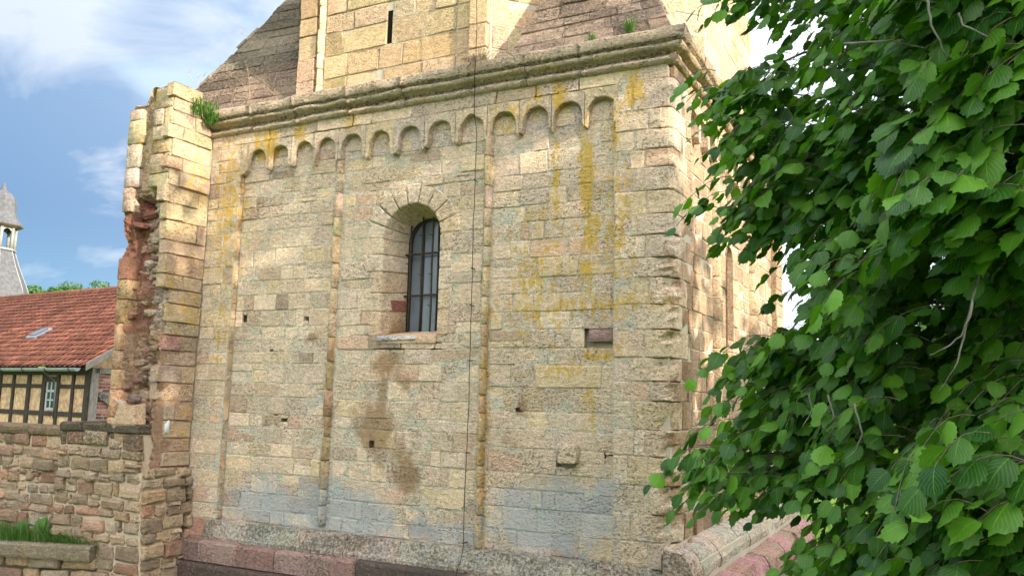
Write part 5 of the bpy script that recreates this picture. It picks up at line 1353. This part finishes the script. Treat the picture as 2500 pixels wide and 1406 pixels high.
    def tile_mesh():
        vs = []; L_ = SLP*rh*1.12
        for (s, lift) in ((0, .045), (L_, .010)):
            for k in range(6):
                t = k/5; vs.append(U*(tw*(t-.5)*1.04)+sl*s+nrm*(lift+.028*math.sin(t*math.pi*1.6+.2)))
        for k in range(6): vs.append(vs[k]-nrm*.03)
        g = Geo(); g.add(vs, [(k, k+1, 7+k, 6+k) for k in range(5)]+[(12+k, 13+k, k+1, k) for k in range(5)], (1, 1, 1)); return g
    tg = tile_mesh(); tm = tg.mesh('roof_tile', M_TILE); vis = []; stuff = Geo()
    for i in range(rows):
        for j in range(int(LEN/tw)):
            p = roofp(-.38+tw*(j+.5), i*rh, .0)+nrm*rt.uniform(0, .008); X, Y, D = proj(p)
            vis.append(((0 if (0 < X < 285) else 1)*100+D, p, rt.uniform(.72, 1.18)))
    vis.sort(key=lambda a: a[0])
    for (k, p, t) in vis[:300]:
        o = bpy.data.objects.new('roof_tile', tm); COL.objects.link(o); o.parent = rf_; o.location = p
    for (k, p, t) in vis[300:]: stuff.add([Vector(v)+p for v in tg.v], tg.f, (t, t, t))
    stuff.obj('tiles', M_TILE, rf_, kind='stuff')
    # ridge, verge, gutter, wire, skylight
    g = Geo(); tube(g, [roofp(-.45, 1, .03), roofp(LEN, 1, .03)], .09, 8, (.8, .8, .8)); o = g.obj('ridge_tile', M_TILE, rf_)
    o = beam(roofp(-.47, -.01, -.05), roofp(-.47, 1, -.05), .05, .17, M_GREYWOOD, 'verge_board', nrm=Vector((0, 0, 1))); o.parent = rf_; o.matrix_parent_inverse = Matrix.Identity(4)
    g = Geo(); n = 6; vs = []; fs = []
    for k in range(2):
        for i in range(n+1):
            t = math.pi*i/n; vs.append(P((-.25, LEN)[k], -.46+.085*math.cos(t), ez-.02-.085*math.sin(t)))
    fs = [(i, i+1, n+2+i, n+1+i) for i in range(n)]+[tuple(range(n+1))]
    g.add(vs, fs); o = g.obj('gutter', M_ZINC, None, False, attrs=False); adopt(o, H)
    for k in range(14):
        g = Geo(); u = k*1.05
        tube(g, [P(u, -.46+.092*math.cos(math.pi*i/6), ez-.02-.092*math.sin(math.pi*i/6)) for i in range(7)], .012, 4); o = g.obj('gutter_bracket', M_IRON, None, attrs=False); adopt(o, H)
    # skylight
    best = None
    for a in range(0, 120):
        for b in range(0, 50):
            q = roofp(a*.08, b*.02, 0); X, Y, D = proj(q); e = (X-97)**2+(Y-818)**2
            if best is None or e < best[0]: best = (e, a*.08, b*.02)
    u, s = best[1], best[2]
    for nm, mt, off, k in (('skylight', M_ZINC, .10, 1.0), ('skylight_pane', M_GLASS, .135, .72)):
        g = Geo(); a = .24*k; ds = .055*k; q = [roofp(u-a, s-ds, off), roofp(u+a, s-ds, off), roofp(u+a, s+ds, off), roofp(u-a, s+ds, off)]; q2 = [v-nrm*.1 for v in q]
        g.add(q+q2, [(0, 1, 2, 3), (0, 4, 5, 1), (1, 5, 6, 2), (2, 6, 7, 3), (3, 7, 4, 0)]); o = g.obj(nm, mt, rf_, False, attrs=False)
    g = Geo(); A = roofp(-.3, .34, .12); B = P(1.4, -.40, ez+.05); pts = [A.lerp(B, k/12)+Vector((0, 0, -.16*math.sin(math.pi*k/12))) for k in range(13)]+[P(1.4, -.38, ez-.1), P(1.35, -.06, ez-.35), P(1.3, -.06, ez-1.3)]
    tube(g, pts, .011, 5); o = g.obj('wire', M_GREYWOOD, None, attrs=False); adopt(o, H)
house()

# ------------------------------------------------------------------ church turret far left
def turret():
    D = 46.0; c = pix(-6, 600, D); T = empty('church_turret', (c.x, c.y, -3.2), 'slate-clad church turret with onion dome and open lantern', 'turret')
    k = D/FPX                       # metres per pixel there
    zz = lambda y: pix(-6, y, D).z
    def ring(z, rr, n=8, ph=math.pi/8): return [Vector((c.x+rr*math.cos(ph+2*math.pi*i/n), c.y+rr*math.sin(ph+2*math.pi*i/n), z)) for i in range(n)]
    def lathe(prof, name, mat, label=None):
        g = Geo(); n = 8; vs = []
        for (y, rp) in prof: vs += ring(zz(y), rp*k)
        fs = [(j*n+i, j*n+(i+1) % n, (j+1)*n+(i+1) % n, (j+1)*n+i) for j in range(len(prof)-1) for i in range(n)]
        g.add(vs, fs); o = g.obj(name, mat, None, False, attrs=False); adopt(o, T); return o
    lathe([(900, 95), (720, 78), (705, 74), (690, 68), (665, 57), (645, 49), (625, 42), (612, 38)], 'lower_roof', M_SLATE)
    lathe([(612, 42), (609, 42), (606, 36)], 'lantern_sill', M_SLATEL)
    lathe([(549, 52), (545, 51), (532, 40), (515, 34), (495, 33), (480, 30), (468, 20), (460, 7), (440, 2)], 'onion_dome', M_SLATE)
    lathe([(556, 40), (551, 50), (549, 52)], 'cornice_ring', simple('brown_cornice', (.16, .12, .10), .8, .2))
    # seams on the slates: thin raised courses
    for y in (515, 500, 486):
        pass
    # lantern: eight corner posts with arched heads
    for i in range(8):
        a0 = math.pi/8+2*math.pi*i/8; p = Vector((c.x+36*k*math.cos(a0), c.y+36*k*math.sin(a0), 0))
        g = Geo(); tube(g, [(p.x, p.y, zz(608)), (p.x, p.y, zz(553))], .085, 6); o = g.obj('lantern_post', M_SLATEL, None, attrs=False); adopt(o, T)
        a1 = math.pi/8+2*math.pi*(i+1)/8; q = Vector((c.x+36*k*math.cos(a1), c.y+36*k*math.sin(a1), 0))
        g = Geo(); n = 8; vs = []
        for m in range(n+1):
            t = m/n; w = p.lerp(q, t); za = zz(570)+(zz(558)-zz(570))*math.sin(math.pi*t); vs += [(w.x, w.y, za), (w.x, w.y, zz(553))]
        g.add(vs, [(2*m, 2*m+2, 2*m+3, 2*m+1) for m in range(n)]); o = g.obj('lantern_arch', M_SLATEL, None, False, attrs=False); adopt(o, T)
    # hip rolls down the lower roof and slate courses
    prof = [(720, 78), (705, 74), (690, 68), (665, 57), (645, 49), (625, 42), (612, 38)]
    for i in range(8):
        a0 = math.pi/8+2*math.pi*i/8
        g = Geo(); tube(g, [(c.x+(rp+.6)*k*math.cos(a0), c.y+(rp+.6)*k*math.sin(a0), zz(y)) for y, rp in prof], .03, 5); o = g.obj('hip_roll', M_SLATEL, None, attrs=False); adopt(o, T)
    for j in range(1, 22):
        y = 718-j*4.9; 
        for (ya, ra), (yb, rb) in zip(prof[:-1], prof[1:]):
            if yb <= y <= ya: rp = ra+(rb-ra)*(ya-y)/(ya-yb)
        g = Geo(); n = 8; A = ring(zz(y), (rp+.5)*k); B = ring(zz(y-4.4), (rp-1.0)*k); B2 = ring(zz(y), (rp-1.2)*k)
        g.add(A+B+B2, [(i, (i+1) % n, n+(i+1) % n, n+i) for i in range(n)]+[(2*n+i, 2*n+(i+1) % n, (i+1) % n, i) for i in range(n)]); o = g.obj('slate_course', M_SLATE, None, False, attrs=False); adopt(o, T)
    g = Geo(); box(g, (c.x-2.2, c.y-2.2, -3.2), (c.x+2.2, c.y+2.2, zz(900))); o = g.obj('tower_shaft', M_SLATEL, None, False, attrs=False); adopt(o, T)
turret()

# ------------------------------------------------------------------ orange-roofed house behind the tower on the right
def orange_house():
    D = 40.0; c = pix(1925, 855, D); H = empty('orange_roofed_house', (c.x, c.y, -3.2), 'small far house with a bright orange tiled roof seen through the leaves', 'house')
    U = RT.copy(); U.z = 0; U.normalize(); F = Vector((-U.y, U.x, 0)); k = D/FPX
    def P(u, v, z): q = Vector((c.x, c.y, 0))+U*u+F*v; return (q.x, q.y, z)
    z0 = pix(1925, 890, D).z; z1 = pix(1925, 838, D).z; w = 2.4
    g = Geo(); g.add([P(-w, .3, -3.2), P(w, .3, -3.2), P(w, .3, z0), P(-w, .3, z0), P(w, 7, -3.2), P(w, 7, z0), P(w, 3.6, z1), P(-w, 7, -3.2), P(-w, 7, z0), P(-w, 3.6, z1)], [(0, 1, 2, 3), (1, 4, 5, 6, 2), (7, 0, 3, 9, 8), (4, 7, 8, 5)]); o = g.obj('wall', simple('cream_render', (.6, .56, .48), .9), None, False, attrs=False); adopt(o, H)
    mt = simple('orange_tile', (.60, .17, .045), .7, .3, 0, 8, .25)
    for i in range(10):
        a, b = i/10, (i+1)/10; va, vb = -.1+3.7*a, -.1+3.7*b; za, zb = z0-.03+(z1-z0)*a, z0-.03+(z1-z0)*b
        g = Geo(); g.add([P(-w-.3, va, za+.05), P(w+.3, va, za+.05), P(w+.3, vb, zb+.02), P(-w-.3, vb, zb+.02), P(-w-.3, va, za-.02), P(w+.3, va, za-.02)], [(0, 1, 2, 3), (4, 5, 1, 0)]); o = g.obj('tile_row', mt, None, False, attrs=False); adopt(o, H)
    g = Geo(); g.add([P(-w-.3, 3.6, z1), P(w+.3, 3.6, z1), P(w+.3, 7.3, z0), P(-w-.3, 7.3, z0)], [(0, 1, 2, 3)]); o = g.obj('rear_roof', mt, None, False, attrs=False); adopt(o, H)
    g = Geo(); box(g, (-.6, 3.2, z1-.3), (.9, 4.4, z1+.45)); g.v = [P(*v) for v in g.v]; o = g.obj('dormer', M_SLATE, None, False, attrs=False); adopt(o, H)
orange_house()

# ------------------------------------------------------------------ small things
def cable():
    g = Geo(); pts = []
    for (x, y) in [(1163, -40), (1164, 60), (1162, 150)]: pts.append(onY(x, y, .02)-Vector((0, .0, 0)))
    pts += [Vector((onY(1160, 190, -.23).x, -.23, 4.48)), Vector((onY(1158, 215, -.22).x, -.22, 4.30)), Vector((onY(1156, 240, -.12).x, -.10, 4.10))]
    prev = None
    for (x, y) in [(1158, 285), (1164, 320), (1161, 400), (1160, 440), (1156, 540), (1154, 640), (1150, 760), (1147, 880), (1144, 1000), (1139, 1110), (1135, 1200), (1131, 1330), (1126, 1365), (1118, 1385), (1112, 1410)]:
        yy = -.005 if y < 1340 else -.17
        if y > 1380: yy = -.30
        pts.append(onY(x, y, yy))
    fine = []
    for a, b in zip(pts[:-1], pts[1:]):
        for k in range(3): fine.append(a.lerp(b, k/3)+Vector((R.uniform(-.004, .004), 0, 0)))
    fine.append(pts[-1])
    tube(g, fine, .005, 6); C = g.obj('lightning_cable', M_IRON, attrs=False); tag(C, 'thin dark lightning cable hanging down the front of the tower', 'cable')
    for (x, y) in [(1160, 440), (1153, 655), (1150, 745), (1147, 880), (1140, 1105), (1133, 1325)]:
        g = Geo(); p = onY(x, y, 0); tube(g, [(p.x-.012, .09, p.z), (p.x-.012, -.012, p.z), (p.x+.014, -.014, p.z+.004)], .007, 5); g.obj('clip', M_IRON, C, attrs=False)
cable()
def hook():
    p = onY(1497, 1112, 0); g = Geo(); tube(g, [(p.x, .05, p.z), (p.x-.02, -.05, p.z+.01), (p.x-.05, -.08, p.z+.0), (p.x-.08, -.07, p.z+.03), (p.x-.07, -.06, p.z-.03)], .011, 6)
    o = g.obj('iron_hook', M_IRON, attrs=False); tag(o, 'small bent iron hook in the right corner strip', 'hook')
hook()
def patch():
    p = onY(1126, 1116, REC); r = random.Random(4); g = lump(Vector((p.x, REC-.008, p.z)), (.035, .006, .05), lin((235, 240, 248), .9), r); o = g.obj('plaster_patch', M_PLAS, FWO); o['label'] = 'small white plaster patch beside the cable'
    for h, w, hh in ((HOLES[0], .10, .028), (HOLES[1], .02, .06), (HOLES[2], .018, .045), (HOLES[3], .05, .05), (HOLES[4], .05, .035), (HOLES[5], .05, .075)): pass
patch()
def weed(name, c, n, spread, h, lean, label, cat, seed, w=.007, tone=(.4, 1), mat=None):
    r = random.Random(seed); g = Geo(); blades(g, c, n, spread, h, r, lean, w, tone); o = g.obj(name, mat or M_GRASS); tag(o, label, cat); return o
weed('weed_clump', (.06, -.30, 4.40), 420, (.12, .22, .10), .20, (.2, -.2, -.4), 'bushy green weed clump between the torn wall top and the cornice', 'weed', 3, .010)
o = weed('weed_clump', (.18, -.24, 4.26), 200, (.10, .08, .08), .16, (.2, -.3, -.7), 'green trailing weed hanging over the left end of the cornice', 'weed', 4, .010)
p = onY(1545, 88, .12); weed('spiky_weed', (p.x, .02, 4.54), 60, (.05, .03, .01), .22, (0, -.2, 0), 'spiky green weed on the right cornice under the sloping stone', 'weed', 5, .010)
for i, (x, lb) in enumerate([(1448, 'tiny green weed on the cornice left of the spiky weed'), (1180, 'small green tuft beside the dry roots over the cornice')]):
    p = onY(x, 120, 0); weed('weed_tuft', (p.x, -.02, 4.52), 40, (.05, .03, .01), .10, (0, -.2, 0), lb, 'weed', 50+i, .008)
M_DRYG = leaf_mat('dry_grass', (.22, .16, .09), (.40, .31, .19), .2, False)
p = onY(1165, 190, -.1)
def drytuft():
    r = random.Random(8); g = Geo()
    for k in range(130):
        a = Vector((p.x+r.uniform(-.12, .12), -.12+r.uniform(-.06, .04), 4.47)); x = r.gauss(0, .16); dn = r.uniform(-.32, .22)
        tube(g, [a, a+Vector((x*.5, -.10, .03)), a+Vector((x, -.13-r.uniform(0, .04), dn))], [.003, .0025, .001], 4, cap=False)
    o = g.obj('dry_root_tuft', M_DRY, attrs=False); tag(o, 'tuft of dry grass and roots hanging over the middle of the cornice', 'dry plant')
drytuft()
dry_blades()
def dry_stems(base, tips, name, label, seed):
    r = random.Random(seed); g = Geo()
    for t in tips:
        a = Vector(base)+Vector((r.uniform(-.03, .03), 0, 0)); b = Vector(t); m = a.lerp(b, .5)+Vector((r.uniform(-.04, .04), 0, r.uniform(.0, .08)))
        tube(g, [a, a.lerp(m, .5), m, m.lerp(b, .5)+Vector((0, 0, .01)), b], [.004, .0035, .003, .0025, .0015], 4, cap=False)
        for k in range(4):
            q = m.lerp(b, r.random()); tube(g, [q, q+Vector((r.uniform(-.1, .1), r.uniform(-.03, .03), r.uniform(.02, .1)))], [.002, .001], 4, cap=False)
    o = g.obj(name, M_DRY, attrs=False); tag(o, label, 'dry plant')
b0 = onY(610, 282, -.12); dry_stems((b0.x, -.12, 4.5), [onY(x, y, -.2) for x, y in ((575, 190), (570, 235), (627, 235), (600, 150))], 'dry_plant', 'dry forked stems standing on the left end of the cornice', 1)
b1 = onY(690, 250, .0); dry_stems((b1.x, -.05, 4.53), [onY(x, y, -.05) for x, y in ((600, 170), (640, 200))], 'dry_plant', 'dry stems leaning left before the dark sloping stone', 2)
b2 = onY(652, 115, .5); dry_stems(b2, [onY(x, y, .4) for x, y in ((575, 62), (580, 80), (588, 108))], 'dry_plant', 'thin dry stalks arching into the sky from the left slope', 3)
b3 = onY(482, 212, -.4); dry_stems(b3, [onY(x, y, -.4) for x, y in ((460, 178), (487, 185), (500, 180))], 'dry_plant', 'thin dry stalks on top of the torn wall', 4)
b4 = onY(945, 212, .0); dry_stems((b4.x, -.05, 4.53), [onY(x, y, -.05) for x, y in ((950, 130), (965, 165), (912, 130))], 'dry_plant', 'reddish dry stems below the slit window', 5)
# two leafy weeds in the grass behind the kerb
def dock(x, y, label, seed):
    r = random.Random(seed); c = onY(x, y, -.95); T = empty('dock_plant', tuple(c), label, 'weed')
    for k in range(5):
        g = Geo(); a = r.uniform(-.9, .9); leaf_at(g, Vector((0, 0, 0)), Vector((math.sin(a), -.35, math.cos(a)*.9)), Vector((0, -1, .4)), r.uniform(.14, .22), r.uniform(.5, .9), r=r); o = g.obj('leaf', M_GRASS, T)
dock(58, 1300, 'broad-leaved weed in the grass, left of two', 1); dock(98, 1295, 'broad-leaved weed in the grass, nearer the pillar of the rubble wall', 2)
# grass tufts on the lawn beyond the tower, seen through the gap in the leaves
def lawn_grass():
    r = random.Random(9); g = Geo()
    for k in range(2600):
        x = r.uniform(6.0, 9.6); y = r.uniform(8.0, 19.0); z = ground_z(x, y); h = .12*r.uniform(.6, 1.4); a = r.uniform(0, 6.28); w = .012
        d = Vector((math.cos(a), math.sin(a), 0)); p_ = Vector((x, y, z)); t = r.uniform(.3, 1)
        g.add([p_-d*w, p_+d*w, p_+Vector((d.y*.03, d.x*.03, h))], [(0, 1, 2)], (t, .5, .2))
    o = g.obj('lawn_grass', M_GRASS, kind='stuff'); o['label'] = 'grass blades of the lawn beyond the tower'
lawn_grass()
